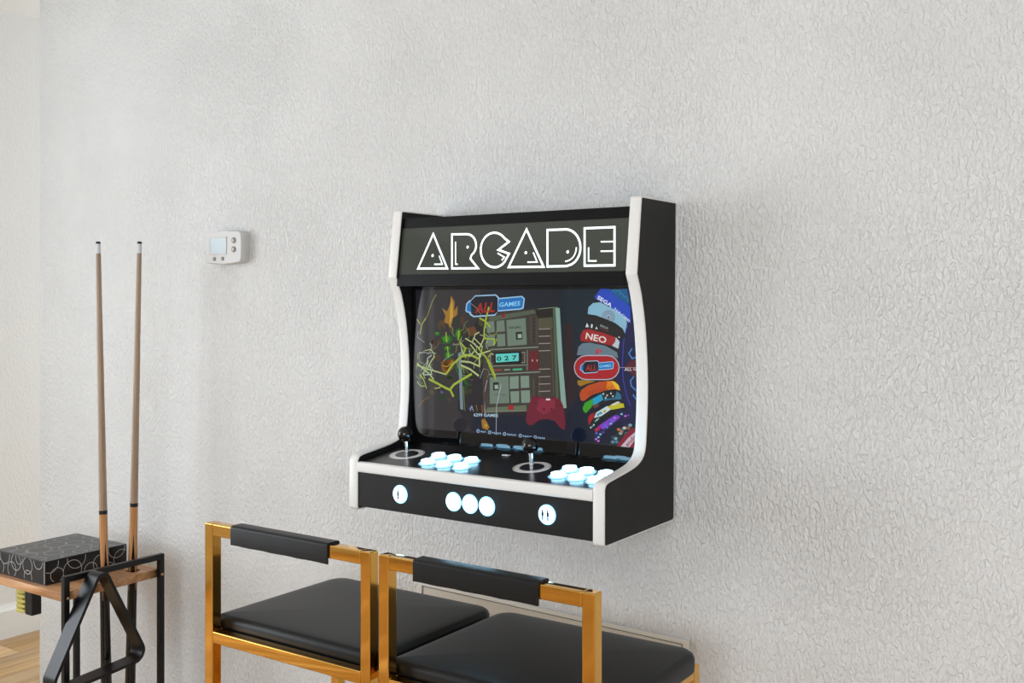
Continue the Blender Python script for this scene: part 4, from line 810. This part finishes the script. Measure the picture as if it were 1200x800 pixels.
for sx, (x0, x1) in (('l', (XLF, XLF+T)), ('r', (XR-T, XR))):
    bm = bmesh.new(); add_prism(bm, core, lambda u, v, h: (h, u, v), x0+0.0004, x1-0.0004)
    side = obj('side_panel', bm, M['laminate'], cab)
    # rounded moulding pressed round the whole edge
    sec = [(x0, 0.0026), (x0+0.0002, 0.0016), (x0+0.0012, 0.0006), (x0+0.0035, 0.0), (x1-0.0035, 0.0), (x1-0.0012, 0.0006), (x1-0.0002, 0.0016), (x1, 0.0026), (x1-0.0003, 0.0034), (x0+0.0003, 0.0034)]
    bm = bmesh.new(); rings = [[bm.verts.new((xx, p[0], p[1])) for p in inset(outline, d)] for xx, d in sec]
    n = len(outline)
    for A, B in zip(rings, rings[1:]+rings[:1]):
        for i in range(n): bm.faces.new((A[i], A[(i+1) % n], B[(i+1) % n], B[i]))
    tm = obj('edge_moulding', bm, M['tmold'], side, True); tm['label'] = 'white rounded edge moulding'
A0, A1 = XLF+T, XR-T       # inner faces
# marquee plane: y as a function of z
def my(z, out=0.0): return -0.1441-(1.4925-z)*0.1378-out
def slab(name, z0, z1, y0, m, parent=cab, x0=A0, x1=A1, front=0.0, bev=0.0):
    bm = bmesh.new()
    pts = [(my(z0, front), z0), (my(z1, front), z1), (y0, z1), (y0, z0)]
    add_prism(bm, pts, lambda u, v, h: (h, u, v), x0, x1); return obj(name, bm, m, parent)
slab('marquee_top_rail', 1.4555, 1.4775, -0.10, M['laminate_in'], front=0.002)
mq = slab('marquee_panel', 1.352, 1.4555, -0.135, M['marquee'])
slab('marquee_bottom_rail', 1.326, 1.352, -0.128, M['laminate_in'], front=0.004)
bm = bmesh.new()
def mput(poly, out):
    vs = [bm.verts.new((p[0], my(p[1], out), p[1])) for p in poly]
    try: bm.faces.new(vs)
    except ValueError: pass
for e in MARQUEE:
    if e[0] == 'L':
        pts = [(p[0]*1e-4, p[1]*1e-4) for p in e[3]]
        for q in stroke_polys(pts, e[1], e[2]): mput(q, 0.0005)
    else:
        cx, cz = e[2][0]*1e-4, e[2][1]*1e-4
        mput([(cx+e[1]*0.95*cos(2*pi*i/16), cz+e[1]*sin(2*pi*i/16)) for i in range(16)], 0.0006)
lt = obj('lettering', bm, M['lettering'], mq); lt['label'] = 'glowing white outlined word ARCADE'
# top, back and bottom boards
box_obj('top_board', (A0, -0.125, 1.470), (A1, -0.004, 1.4775), M['laminate_in'], cab)
box_obj('back_board', (A0, -0.022, 0.870), (A1, -0.011, 1.470), M['laminate_in'], cab)
bm = bmesh.new(); add_prism(bm, [(-0.292, 0.857), (-0.292, 0.866), (-0.012, 0.866), (-0.012, 0.857)], lambda u, v, h: (h, u, v), A0, A1)
obj('bottom_board', bm, M['tmold'], cab)
# screen surround (dark gloss glass from deck to marquee) and the picture on it
scr = box_obj('screen_glass', (A0, -0.120, 0.972), (A1, -0.112, 1.330), M['bezel'], cab)
pic_m = bpy.data.materials.new('screen_picture'); pic_m.use_nodes = True
pb = pic_m.node_tree.nodes['Principled BSDF']; pb.inputs['Base Color'].default_value = (0.004, 0.004, 0.005, 1)
pb.inputs['Roughness'].default_value = 0.04; pb.inputs['Emission Strength'].default_value = 0.95
ca = pic_m.node_tree.nodes.new('ShaderNodeVertexColor'); ca.layer_name = 'Col'
pic_m.node_tree.links.new(ca.outputs['Color'], pb.inputs['Emission Color'])
SX0, SX1, SZ0, SZ1 = -1.5225, A1, 1.0065, 1.318
verts = []; faces = []; cols = []
def clip(poly):
    # keep the picture inside the display (rounded lower left corner ignored)
    def cut(P, f, val, keep_gt):
        out = []
        for i in range(len(P)):
            a, b = P[i-1], P[i]; ia = (f(a) >= val) == keep_gt; ib = (f(b) >= val) == keep_gt
            if ia != ib:
                t = (val-f(a))/(f(b)-f(a)); out.append((a[0]+(b[0]-a[0])*t, a[1]+(b[1]-a[1])*t))
            if ib: out.append(b)
        return out
    for f, v, kgt in ((lambda p: p[0], SX0, True), (lambda p: p[0], SX1, False), (lambda p: p[1], SZ0, True), (lambda p: p[1], SZ1, False), (lambda p: p[0]+p[1], SX0+SZ0+0.012, True)):
        poly = cut(poly, f, v, kgt)
        if len(poly) < 3: return None
    return poly
def put(poly, layer, c):
    poly = [(p[0], p[1]) for p in poly]
    poly = clip(poly)
    if not poly: return
    # drop doubled points
    q = [poly[0]]
    for p in poly[1:]:
        if abs(p[0]-q[-1][0])+abs(p[1]-q[-1][1]) > 1e-6: q.append(p)
    if len(q) < 3: return
    s = len(verts); verts.extend((p[0], -0.1202-layer*0.00006, p[1]) for p in q)
    ar = sum(q[i][0]*q[(i+1) % len(q)][1]-q[(i+1) % len(q)][0]*q[i][1] for i in range(len(q)))
    idx = list(range(s, s+len(q)))
    faces.append(idx if ar > 0 else idx[::-1]); cols.append(s2l(c))
for e in ART:
    if e[0] == 'P': put([(p[0]*1e-4, p[1]*1e-4) for p in e[4]], e[1], e[2])
    elif e[0] == 'L':
        for q in stroke_polys([(p[0]*1e-4, p[1]*1e-4) for p in e[5]], e[3], e[4]): put(q, e[1], e[2])
    else:
        _, L, c, s, p0, p1, hgt, bold, shear = e
        vs, fs = text_mesh(s, 0.02 if bold else 0)
        x0 = min(v[0] for v in vs); x1 = max(v[0] for v in vs); y1 = max(v[1] for v in vs)
        o = Vector((p0[0]*1e-4, p0[1]*1e-4)); d = Vector((p1[0]*1e-4, p1[1]*1e-4))-o; up = Vector((-d.y, d.x)).normalized()*hgt
        for f in fs:
            put([o+d*((vs[i][0]-x0)/(x1-x0))+up*(vs[i][1]/y1)+d.normalized()*(shear*hgt*vs[i][1]/y1) for i in f], L, c)
me = bpy.data.meshes.new('screen_picture'); me.from_pydata(verts, [], faces)
cl = me.color_attributes.new('Col', 'FLOAT_COLOR', 'CORNER'); buf = []
for p, c in zip(me.polygons, cols): buf.extend(c*len(p.vertices))
cl.data.foreach_set('color', buf)
pic = link('screen_picture', me, pic_m, scr); pic['label'] = 'lit game menu picture with ALL GAMES logo'
# control deck: slopes up from the front edge to the screen
K = 0.13
def dz(y): return 0.951+(y+0.299)*K
bm = bmesh.new(); add_prism(bm, [(-0.290, 0.940), (-0.290, dz(-0.290)), (-0.110, dz(-0.110)), (-0.110, 0.955)], lambda u, v, h: (h, u, v), A0, A1)
deck = obj('control_deck', bm, M['deckblack'], cab)
# white moulded front edge of the deck
bm = bmesh.new(); add_prism(bm, round_corners([(-0.299, 0.9295), (-0.299, 0.9507), (-0.288, 0.9520), (-0.288, 0.9295)], [0.004, 0.004, 0, 0], 4), lambda u, v, h: (h, u, v), A0, A1)
obj('deck_edge_moulding', bm, M['tmold'], cab, True)
fp = box_obj('front_panel', (A0, -0.2955, 0.8572), (A1, -0.286, 0.9295), M['laminate'], cab)
DN = Vector((0, -K, 1)).normalized()
def disc_on(bmx, x, y, r0, r1, h0, h1, n=28):
    # flat ring on the deck
    o = Vector((x, y, dz(y))); xx = Vector((1, 0, 0)); yy = DN.cross(xx)
    def ring(r, h): return [bmx.verts.new(o+DN*h+(xx*cos(2*pi*i/n)+yy*sin(2*pi*i/n))*r) for i in range(n)]
    a, b, c, d = ring(r1, h0), ring(r1, h1), ring(r0, h1), ring(r0, h0)
    for A, B in ((a, b), (b, c), (c, d)):
        for i in range(n): bmx.faces.new((A[i], A[(i+1) % n], B[(i+1) % n], B[i]))
def joystick(x, y):
    o = Vector((x, y, dz(y)))
    bm = bmesh.new(); add_lathe(bm, [(0.0048, 0.0), (0.0048, 0.030)], o, DN, 16); j = obj('joystick', bm, M['chrome'], cab, True); j['label'] = 'chrome stick with black ball'
    bm = bmesh.new(); R = 0.0165
    add_lathe(bm, [(0, 0.045-R)]+[(R*sin(pi*i/14), 0.045-R*cos(pi*i/14)) for i in range(1, 14)]+[(0, 0.045+R)], o, DN, 28); obj('ball_top', bm, M['ballblack'], j, True)
    bm = bmesh.new(); disc_on(bm, x, y, 0.004, 0.0245, 0.0, 0.0014); obj('dust_washer', bm, M['deckblack'], j)
    bm = bmesh.new(); disc_on(bm, x, y, 0.0255, 0.0360, 0.0, 0.0005, 40); obj('ring_print', bm, M['ring'], j)
    bm = bmesh.new(); disc_on(bm, x, y, 0.0375, 0.0388, 0.0, 0.0005, 40); obj('ring_print', bm, M['ring'], j)
joystick(-1.471, -0.212); joystick(-1.150, -0.208)
def push_button(name, o, ax, r, tilt_n=28, hgt=0.007):
    o = Vector(o); ax = Vector(ax)
    bm = bmesh.new(); add_lathe(bm, [(r*0.8, 0.0), (r*0.8, hgt*0.7), (r*0.84, hgt), (r*0.6, hgt+0.0012), (0, hgt+0.0014)], o, ax, tilt_n)
    b = obj(name, bm, M['glow'], cab, True)
    bm = bmesh.new(); add_lathe(bm, [(r, 0.0), (r, hgt*0.25), (r*0.93, hgt*0.42), (r*0.79, hgt*0.42), (r*0.79, 0.0)], o, ax, tilt_n)
    obj('button_rim', bm, M['glowrim'], b, True); return b
pos = [(-1.379, -0.254), (-1.334, -0.258), (-1.288, -0.259), (-1.388, -0.207), (-1.343, -0.210), (-1.297, -0.213),
       (-1.066, -0.244), (-1.024, -0.246), (-0.981, -0.249), (-1.067, -0.200), (-1.028, -0.201), (-0.983, -0.206)]
for x, y in pos:
    b = push_button('action_button', (x, y, dz(y)), DN, 0.0165)
    bm = bmesh.new(); disc_on(bm, x, y, 0.0170, 0.0203, 0, 0.0004, 36); obj('ring_print', bm, M['ring2'], b)
for i, x in enumerate((-1.418, -1.279, -1.238, -1.197, -1.058)):
    b = push_button('front_button', (x, -0.2955, 0.8945), (0, -1, 0), 0.0190, hgt=0.004)
    if i in (0, 4):
        bm = bmesh.new(); n = 1 if i == 0 else 2
        for k in range(n):
            ox = x-0.002+(k*0.0115-0.005 if n == 2 else 0)
            yb = -0.2955-0.0056
            add_lathe(bm, [(0.0022, 0), (0.0022, 0.0006)], (ox, yb+0.0003, 0.9020), (0, -1, 0), 12)
            add_box(bm, (ox, yb, 0.8962), (0.0056, 0.0008, 0.0075)); add_box(bm, (ox-0.0013, yb, 0.8885), (0.0020, 0.0008, 0.0085)); add_box(bm, (ox+0.0013, yb, 0.8885), (0.0020, 0.0008, 0.0085))
        sy = obj('player_symbol', bm, M['ink'], b)
bm = bmesh.new(); o = Vector((-1.2525, -0.150, dz(-0.150)))
add_box(bm, o+Vector((0, 0, 0.001)), (0.016, 0.012, 0.002), 0.0009, 2); obj('deck_badge', bm, M['tmold'], cab, True)
reparent(cab)

# ================================================================ pool cues
def cue(bot, top, label, spin):
    bot = Vector(bot); top = Vector(top); ax = (top-bot).normalized(); Lh = (top-bot).length
    root = empty('pool_cue', bot, label, 'pool cue', 'pool cues in the rack')
    def R(h):  # radius along the cue
        t = h/Lh
        return 0.0150+(0.0105-0.0150)*min(1, t/0.5) if t < 0.5 else 0.0105+(0.0062-0.0105)*((t-0.5)/0.5)
    def seg(name, h0, h1, m, extra=0.0, n=24):
        bm = bmesh.new(); k = max(2, int((h1-h0)/0.1)+1)
        add_lathe(bm, [(R(h0+(h1-h0)*i/k)+extra, h0+(h1-h0)*i/k) for i in range(k+1)], (0, 0, 0), ax, n)
        return obj(name, bm, m, root, True)
    hj = Lh-0.727
    seg('bumper', 0.0, 0.02, M['cuetip'], 0.0005)
    seg('grip_wrap', 0.02, 0.46, M['gloss_black'], 0.0003)
    bt = seg('butt', 0.46, hj-0.006, M['butt'])
    seg('joint_collar', hj-0.006, hj+0.004, M['gloss_black'], 0.0005)
    seg('shaft', hj+0.004, Lh-0.032, M['shaft'])
    seg('ferrule', Lh-0.032, Lh-0.006, M['ferrule'])
    bm = bmesh.new(); r = R(Lh); add_lathe(bm, [(r, Lh-0.006), (r, Lh-0.002), (r*0.8, Lh), (0, Lh+0.0008)], (0, 0, 0), ax, 20)
    obj('tip', bm, M['cuetip'], root, True)
    # four long black points inlaid round the butt
    x = ax.orthogonal().normalized(); y = ax.cross(x)
    for k in range(4):
        bm = bmesh.new(); c = spin+k*pi/2; rows = []
        for i in range(9):
            t = i/8; h = 0.46+t*(0.175 if k % 2 == 0 else 0.16); wd = 0.74*(1-t)+0.001
            rr = R(h)+0.0004
            rows.append([bm.verts.new(ax*h+(x*cos(c+q*wd)+y*sin(c+q*wd))*rr) for q in (-1, -0.33, 0.33, 1)])
        for A, B in zip(rows, rows[1:]):
            for i in range(3): bm.faces.new((A[i], A[i+1], B[i+1], B[i]))
        obj('inlaid_point', bm, M['gloss_black'], bt, True)
    return root
cue((-2.4825, -0.250, 0.030), (-2.5265, -0.250, 1.452), 'left pool cue, the one nearer the front of the rack', 0.55)
cue((-2.533, -0.150, 0.030), (-2.485, -0.150, 1.4553), 'right pool cue, the one nearer the wall', 0.2)

# ================================================================ cue rack
FX = -2.455; TB = 0.0155
rack = empty('cue_rack', (-2.70, -0.24, 0), 'black metal cue rack with a wooden shelf standing by the wall', 'cue rack')
def side_frame(x1):
    # rectangular tube frame in the plane x = const, outer size y -0.395..-0.089
    y0, y1, zt, x0 = -0.3945, -0.090, 0.588, x1-TB
    bm = bmesh.new()
    outer = [(y0, 0), (y1, 0), (y1, zt), (y0, zt)]; inner = [(y0+TB, 0.02), (y1-TB, 0.02), (y1-TB, zt-TB), (y0+TB, zt-TB)]
    V = {}
    for tagn, P in (('o', outer), ('i', inner)):
        for sx, xx in ((0, x0), (1, x1)): V[tagn, sx] = [bm.verts.new((xx, p[0], p[1])) for p in P]
    for i in range(4):
        j = (i+1) % 4
        bm.faces.new((V['o', 0][i], V['o', 0][j], V['o', 1][j], V['o', 1][i]))
        bm.faces.new((V['i', 0][i], V['i', 0][j], V['i', 1][j], V['i', 1][i]))
        for s in (0, 1): bm.faces.new((V['o', s][i], V['o', s][j], V['i', s][j], V['i', s][i]))
    bmesh.ops.recalc_face_normals(bm, faces=bm.faces[:])
    bmesh.ops.bevel(bm, geom=bm.edges[:], offset=0.0012, segments=2, affect='EDGES')
    fr = obj('side_frame', bm, M['iron'], rack, True); weighted(fr)
    return fr
def bolt(y, z, parent, x=FX, r=0.0042):
    bm = bmesh.new(); add_lathe(bm, [(r, 0), (r, 0.001), (r*0.75, 0.0028), (0, 0.0034)], (x, y, z), (1, 0, 0), 14)
    return obj('bolt', bm, M['bolt'], parent, True)
f1 = side_frame(FX); f2 = side_frame(-2.853)
bolt(-0.384, 0.5316, f1); bolt(-0.0985, 0.5316, f1)
# shelf: board with cue holes cut through (curve outline with holes, turned to mesh)
def board(name, x0, x1, y0, y1, z0, z1, holes, m, parent, chamfer=0.0015):
    cu = bpy.data.curves.new(name, 'CURVE'); cu.dimensions = '2D'; cu.fill_mode = 'BOTH'; cu.extrude = (z1-z0)/2-chamfer; cu.bevel_depth = chamfer; cu.bevel_resolution = 1; cu.offset = -chamfer
    def spl(P):
        s = cu.splines.new('POLY'); s.points.add(len(P)-1); s.use_cyclic_u = True
        for pt, p in zip(s.points, P): pt.co = (p[0], p[1], 0, 1)
    spl([(x0, y0), (x1, y0), (x1, y1), (x0, y1)])
    for hx, hy, r in holes: spl([(hx+r*cos(2*pi*i/28), hy+r*sin(2*pi*i/28)) for i in range(28)])
    o = bpy.data.objects.new('t', cu); COL.objects.link(o); dg = bpy.context.evaluated_depsgraph_get()
    me = bpy.data.meshes.new_from_object(o.evaluated_get(dg)); bpy.data.objects.remove(o, do_unlink=True)
    me.materials.clear(); me.transform(Matrix.Translation((0, 0, (z0+z1)/2)))
    return link(name, me, m, parent)
holes = [(-2.4995, -0.25, 0.0185), (-2.515, -0.15, 0.0185)]
sh = board('shelf', -2.852+0.0, FX-TB, -0.3925, -0.092, 0.522, 0.5445, holes, M['shelfwood'], rack)
bm = bmesh.new(); add_lathe(bm, [(0.0028, 0), (0.0028, 0.012), (0.0055, 0.0125), (0.0050, 0.0145), (0, 0.0155)], (FX, -0.3125, 0.5835), (1, 0, 0), 14)
hk = obj('hanging_screw', bm, M['bolt'], rack, True)
# tray the cue ends stand on
board('base_tray', -2.852+0.0, FX-TB, -0.3925, -0.092, 0.0, 0.029, [], M['shelfwood'], rack)
reparent(rack)

# ================================================================ black box with printed circles
bx0, bx1, by0, by1, bz0, bz1 = -2.806, -2.567, -0.378, -0.132, 0.5447, 0.608
bxr = empty('storage_box', ((bx0+bx1)/2, (by0+by1)/2, bz0), 'flat black box printed with silver circles, lying on the rack shelf', 'box')
body = box_obj('box_base', (bx0+0.002, by0+0.002, bz0), (bx1-0.002, by1-0.002, bz0+0.0035), M['boxside'], bxr)
lid = box_obj('box_lid', (bx0, by0, bz0+0.0035), (bx1, by1, bz1), M['boxside'], bxr, 0.0015, 2)
def ring_poly(cx, cy, r, w, fn, a0=0.0, a1=2*pi, lim=None):
    # thin printed ring, clipped to a rectangle
    n = 40
    for i in range(n):
        t0 = 2*pi*i/n; t1 = 2*pi*(i+1)/n
        q = [(cx+rr*cos(t), cy+rr*sin(t)) for rr, t in ((r-w/2, t0), (r+w/2, t0), (r+w/2, t1), (r-w/2, t1))]
        if all(lim[0] <= p[0] <= lim[1] and lim[2] <= p[1] <= lim[3] for p in q):
            bmr.faces.new([bmr.verts.new(fn(*p)) for p in q])
random.seed(11); bmr = bmesh.new(); e = 0.0004
for i in range(20):
    ring_poly(bx0+0.02+(i % 4)*0.062+random.uniform(-0.012, 0.012)+(0.02 if (i//4) % 2 else 0), by0+0.012+(i//4)*0.054+random.uniform(-0.01, 0.01), random.choice((0.018, 0.024, 0.029, 0.033)), 0.0017, lambda a, b: (a, b, bz1+e), lim=(bx0+0.002, bx1-0.002, by0+0.002, by1-0.002))
random.seed(5)
for (cy, cz, r) in ((-0.345, 0.567, 0.0185), (-0.288, 0.600, 0.027), (-0.300, 0.570, 0.027), (-0.215, 0.572, 0.023), (-0.245, 0.560, 0.019), (-0.165, 0.602, 0.026), (-0.150, 0.572, 0.024), (-0.365, 0.600, 0.024), (-0.19, 0.552, 0.016)):
    ring_poly(cy, cz, r, 0.0016, lambda a, b: (bx1+e, a, b), lim=(by0+0.001, by1-0.001, bz0+0.004, bz1-0.001))
for (cx_, cz, r) in ((-2.600, 0.604, 0.020), (-2.650, 0.586, 0.022), (-2.648, 0.556, 0.018), (-2.705, 0.588, 0.022), (-2.725, 0.566, 0.020), (-2.76, 0.60, 0.024), (-2.785, 0.565, 0.02), (-2.69, 0.60, 0.016)):
    ring_poly(cx_, cz, r, 0.0016, lambda a, b: (a, by0-e, b), lim=(bx0+0.001, bx1-0.001, bz0+0.004, bz1-0.001))
# printed line down the near corner
bmr.faces.new([bmr.verts.new(p) for p in ((bx1-0.0055, by0-e, bz0+0.004), (bx1-0.003, by0-e, bz0+0.004), (bx1-0.003, by0-e, bz1-0.002), (bx1-0.0055, by0-e, bz1-0.002))])
obj('circle_print', bmr, M['boxline'], lid)
reparent(bxr)

# ================================================================ billiard triangle hanging on the rack frame
tri = empty('billiard_triangle', (-2.43, -0.31, 0.579), 'black billiard ball triangle hanging from the rack frame', 'billiard triangle')
tx0, tx1 = FX+0.002, FX+0.050
TA, TBp, TC = (-0.316, 0.616), (-0.172, 0.331), (-0.478, 0.306)
o_ = round_corners([TA, TBp, TC], [0.022, 0.032, 0.032], 8); i_ = inset(o_, 0.0085)
sec = [(tx0, 0.0), (tx0, 1.0), (tx1, 1.0), (tx1, 0.0)]
bm = bmesh.new(); n = len(o_)
O0 = [bm.verts.new((tx0, p[0], p[1])) for p in o_]; O1 = [bm.verts.new((tx1, p[0], p[1])) for p in o_]
I0 = [bm.verts.new((tx0, p[0], p[1])) for p in i_]; I1 = [bm.verts.new((tx1, p[0], p[1])) for p in i_]
for i in range(n):
    j = (i+1) % n
    for A, B in ((O0, O1), (O1, I1), (I1, I0), (I0, O0)): bm.faces.new((A[i], A[j], B[j], B[i]))
obj('triangle_frame', bm, M['triangle'], tri, True)
reparent(tri)

# ================================================================ brush hanging under the shelf
br = empty('table_brush', (-2.75, -0.30, 0.522), 'small brush with yellow bristles and black back hanging under the rack shelf', 'brush')
bxa, bxb, bza, bzb = -2.770, -2.736, 0.420, 0.5215
box_obj('brush_back', (bxa, -0.315, bza), (bxb, -0.285, bzb), M['brushback'], br, 0.003, 2)
for r in range(4):
    for k in range(7):
        z = bza+0.007+k*0.0135; y = -0.313+0.0087*r
        bm = bmesh.new(); add_cyl(bm, (bxa+0.001, y, z), (bxa-0.018, y, z), 0.0030, 0.0066, 8, False); add_cyl(bm, (bxa-0.018, y, z), (bxa-0.036, y, z), 0.0066, 0.0072, 8)
        obj('bristle_tuft', bm, M['yellow'], br)
reparent(br)

# ================================================================ bar stools
def stool(root, X0, X1):
    # X0..X1: outer faces of the back frame; back plane near face y = -0.55
    yb, t, zt, zs = -0.55, 0.0235, 0.8445, 0.604
    yf = -0.165; xs0, xs1 = X0+0.0, X1+0.0
    def tube(name, lo, hi, bev=0.0022): return box_obj(name, lo, hi, M['gold'], root, bev, 2)
    for x0, x1 in ((X0, X0+t), (X1-t, X1)):
        tube('rear_leg', (x0, yb, 0), (x1, yb+t, zt))
        tube('front_leg', (x0, yf-t, 0), (x1, yf, zs+t))
    tube('back_rail', (X0+t, yb, zt-t-0.001), (X1-t, yb+t, zt-0.0001))
    tube('seat_rail', (X0+t, yb, zs), (X1-t, yb+t, zs+t)); tube('seat_rail', (X0+t, yf-t, zs), (X1-t, yf, zs+t))
    for x0 in (X0, X1-t): tube('seat_rail', (x0, yb+t, zs), (x0+t, yf-t, zs+t))
    for x0 in (X0, X1-t): tube('foot_rail', (x0, yb+t, 0.20), (x0+t, yf-t, 0.20+t))
    tube('foot_rail', (X0+t, yf-t, 0.20), (X1-t, yf, 0.20+t))
    box_obj('seat_pan', (X0+t, yb+t, zs+0.002), (X1-t, yf-t, zs+0.008), M['iron'], root)
    # cushion
    bm = bmesh.new()
    sx, sy = X1-X0+0.004, (yf+0.006)-(yb+t+0.004); cxs, cys = (X0+X1)/2, ((yf+0.006)+(yb+t+0.004))/2
    base = round_corners([(-sx/2, -sy/2), (sx/2, -sy/2), (sx/2, sy/2), (-sx/2, sy/2)], [0.012, 0.012, 0.040, 0.040], 7)
    rings = []
    def ring(d, z):
        P = inset(base, d); rings.append([bm.verts.new((cxs+p[0], cys+p[1], z)) for p in P])
    z0, z1 = zs+0.008, 0.6535
    ring(0.010, z0); ring(0.003, z0+0.003); ring(0.0, z0+0.009); ring(0.0, z1-0.012); ring(0.003, z1-0.0055); ring(0.009, z1-0.0015); ring(0.0115, z1-0.0008)
    for A, B in zip(rings, rings[1:]):
        for i in range(len(A)): bm.faces.new((A[i], A[(i+1) % len(A)], B[(i+1) % len(A)], B[i]))
    bm.faces.new(rings[0][::-1]); top = bm.faces.new(rings[-1])
    # gently crowned top
    prev = rings[-1]; bm.faces.remove(top); cen = Vector((cxs, cys, 0))
    for sc, zz in ((0.93, z1+0.0006), (0.8, z1+0.0020), (0.55, z1+0.0036), (0.25, z1+0.0044)):
        cur = [bm.verts.new((cen.x+(v.co.x-cen.x)*sc, cen.y+(v.co.y-cen.y)*sc, zz)) for v in rings[-1]]
        for i in range(len(cur)): bm.faces.new((prev[i], prev[(i+1) % len(cur)], cur[(i+1) % len(cur)], cur[i]))
        prev = cur
    bm.faces.new(prev)
    obj('seat_cushion', bm, M['leather'], root, True)
    # leather sleeve folded over the back rail
    sa, sb = X0+0.083, X1-0.102; th_ = 0.0042
    # section in (y, z), open below: front flap, over the top, back flap
    out = round_corners([(yb-th_, zt-0.034), (yb-th_, zt+th_), (yb+t+th_+0.002, zt+th_), (yb+t+th_+0.002, zt-0.018)], [0, 0.006, 0.006, 0], 4)
    inn = round_corners([(yb+t+0.002, zt-0.018), (yb+t+0.001, zt+0.0004), (yb-0.0004, zt+0.0004), (yb-0.0004, zt-0.034)], [0, 0.003, 0.003, 0], 4)
    sec = out+inn; N = 14; rings = []; bm = bmesh.new()
    for k in range(N+1):
        x = sa+(sb-sa)*k/N; wv = 0.0005*sin(k*1.7)+0.0003*sin(k*3.1)
        rings.append([bm.verts.new((x, p[0]-(wv if p[0] < yb else 0)*0.4, p[1]+(wv if p[1] < zt-0.02 else 0))) for p in sec])
    for A, B in zip(rings, rings[1:]):
        for i in range(len(A)): bm.faces.new((A[i], A[(i+1) % len(A)], B[(i+1) % len(A)], B[i]))
    bm.faces.new(rings[0][::-1]); bm.faces.new(rings[-1])
    obj('back_sleeve', bm, M['leather'], root, True)
    for x0 in (X0, X1-t):
        for y0 in (yb, yf-t): box_obj('foot_pad', (x0+0.001, y0+0.001, 0), (x0+t-0.001, y0+t-0.001, 0.006), M['cuetip'], root)
s1 = empty('bar_stool', (-1.497, -0.36, 0), 'gold bar stool with black seat and back sleeve, the one nearer the cue rack', 'bar stool', 'gold bar stools under the arcade cabinet')
stool(s1, -1.7205, -1.2715); reparent(s1)
s2 = empty('bar_stool', (-1.030, -0.36, 0), 'gold bar stool with black seat and back sleeve, the one farther from the cue rack', 'bar stool', 'gold bar stools under the arcade cabinet')
stool(s2, -1.2515, -0.8085); reparent(s2)
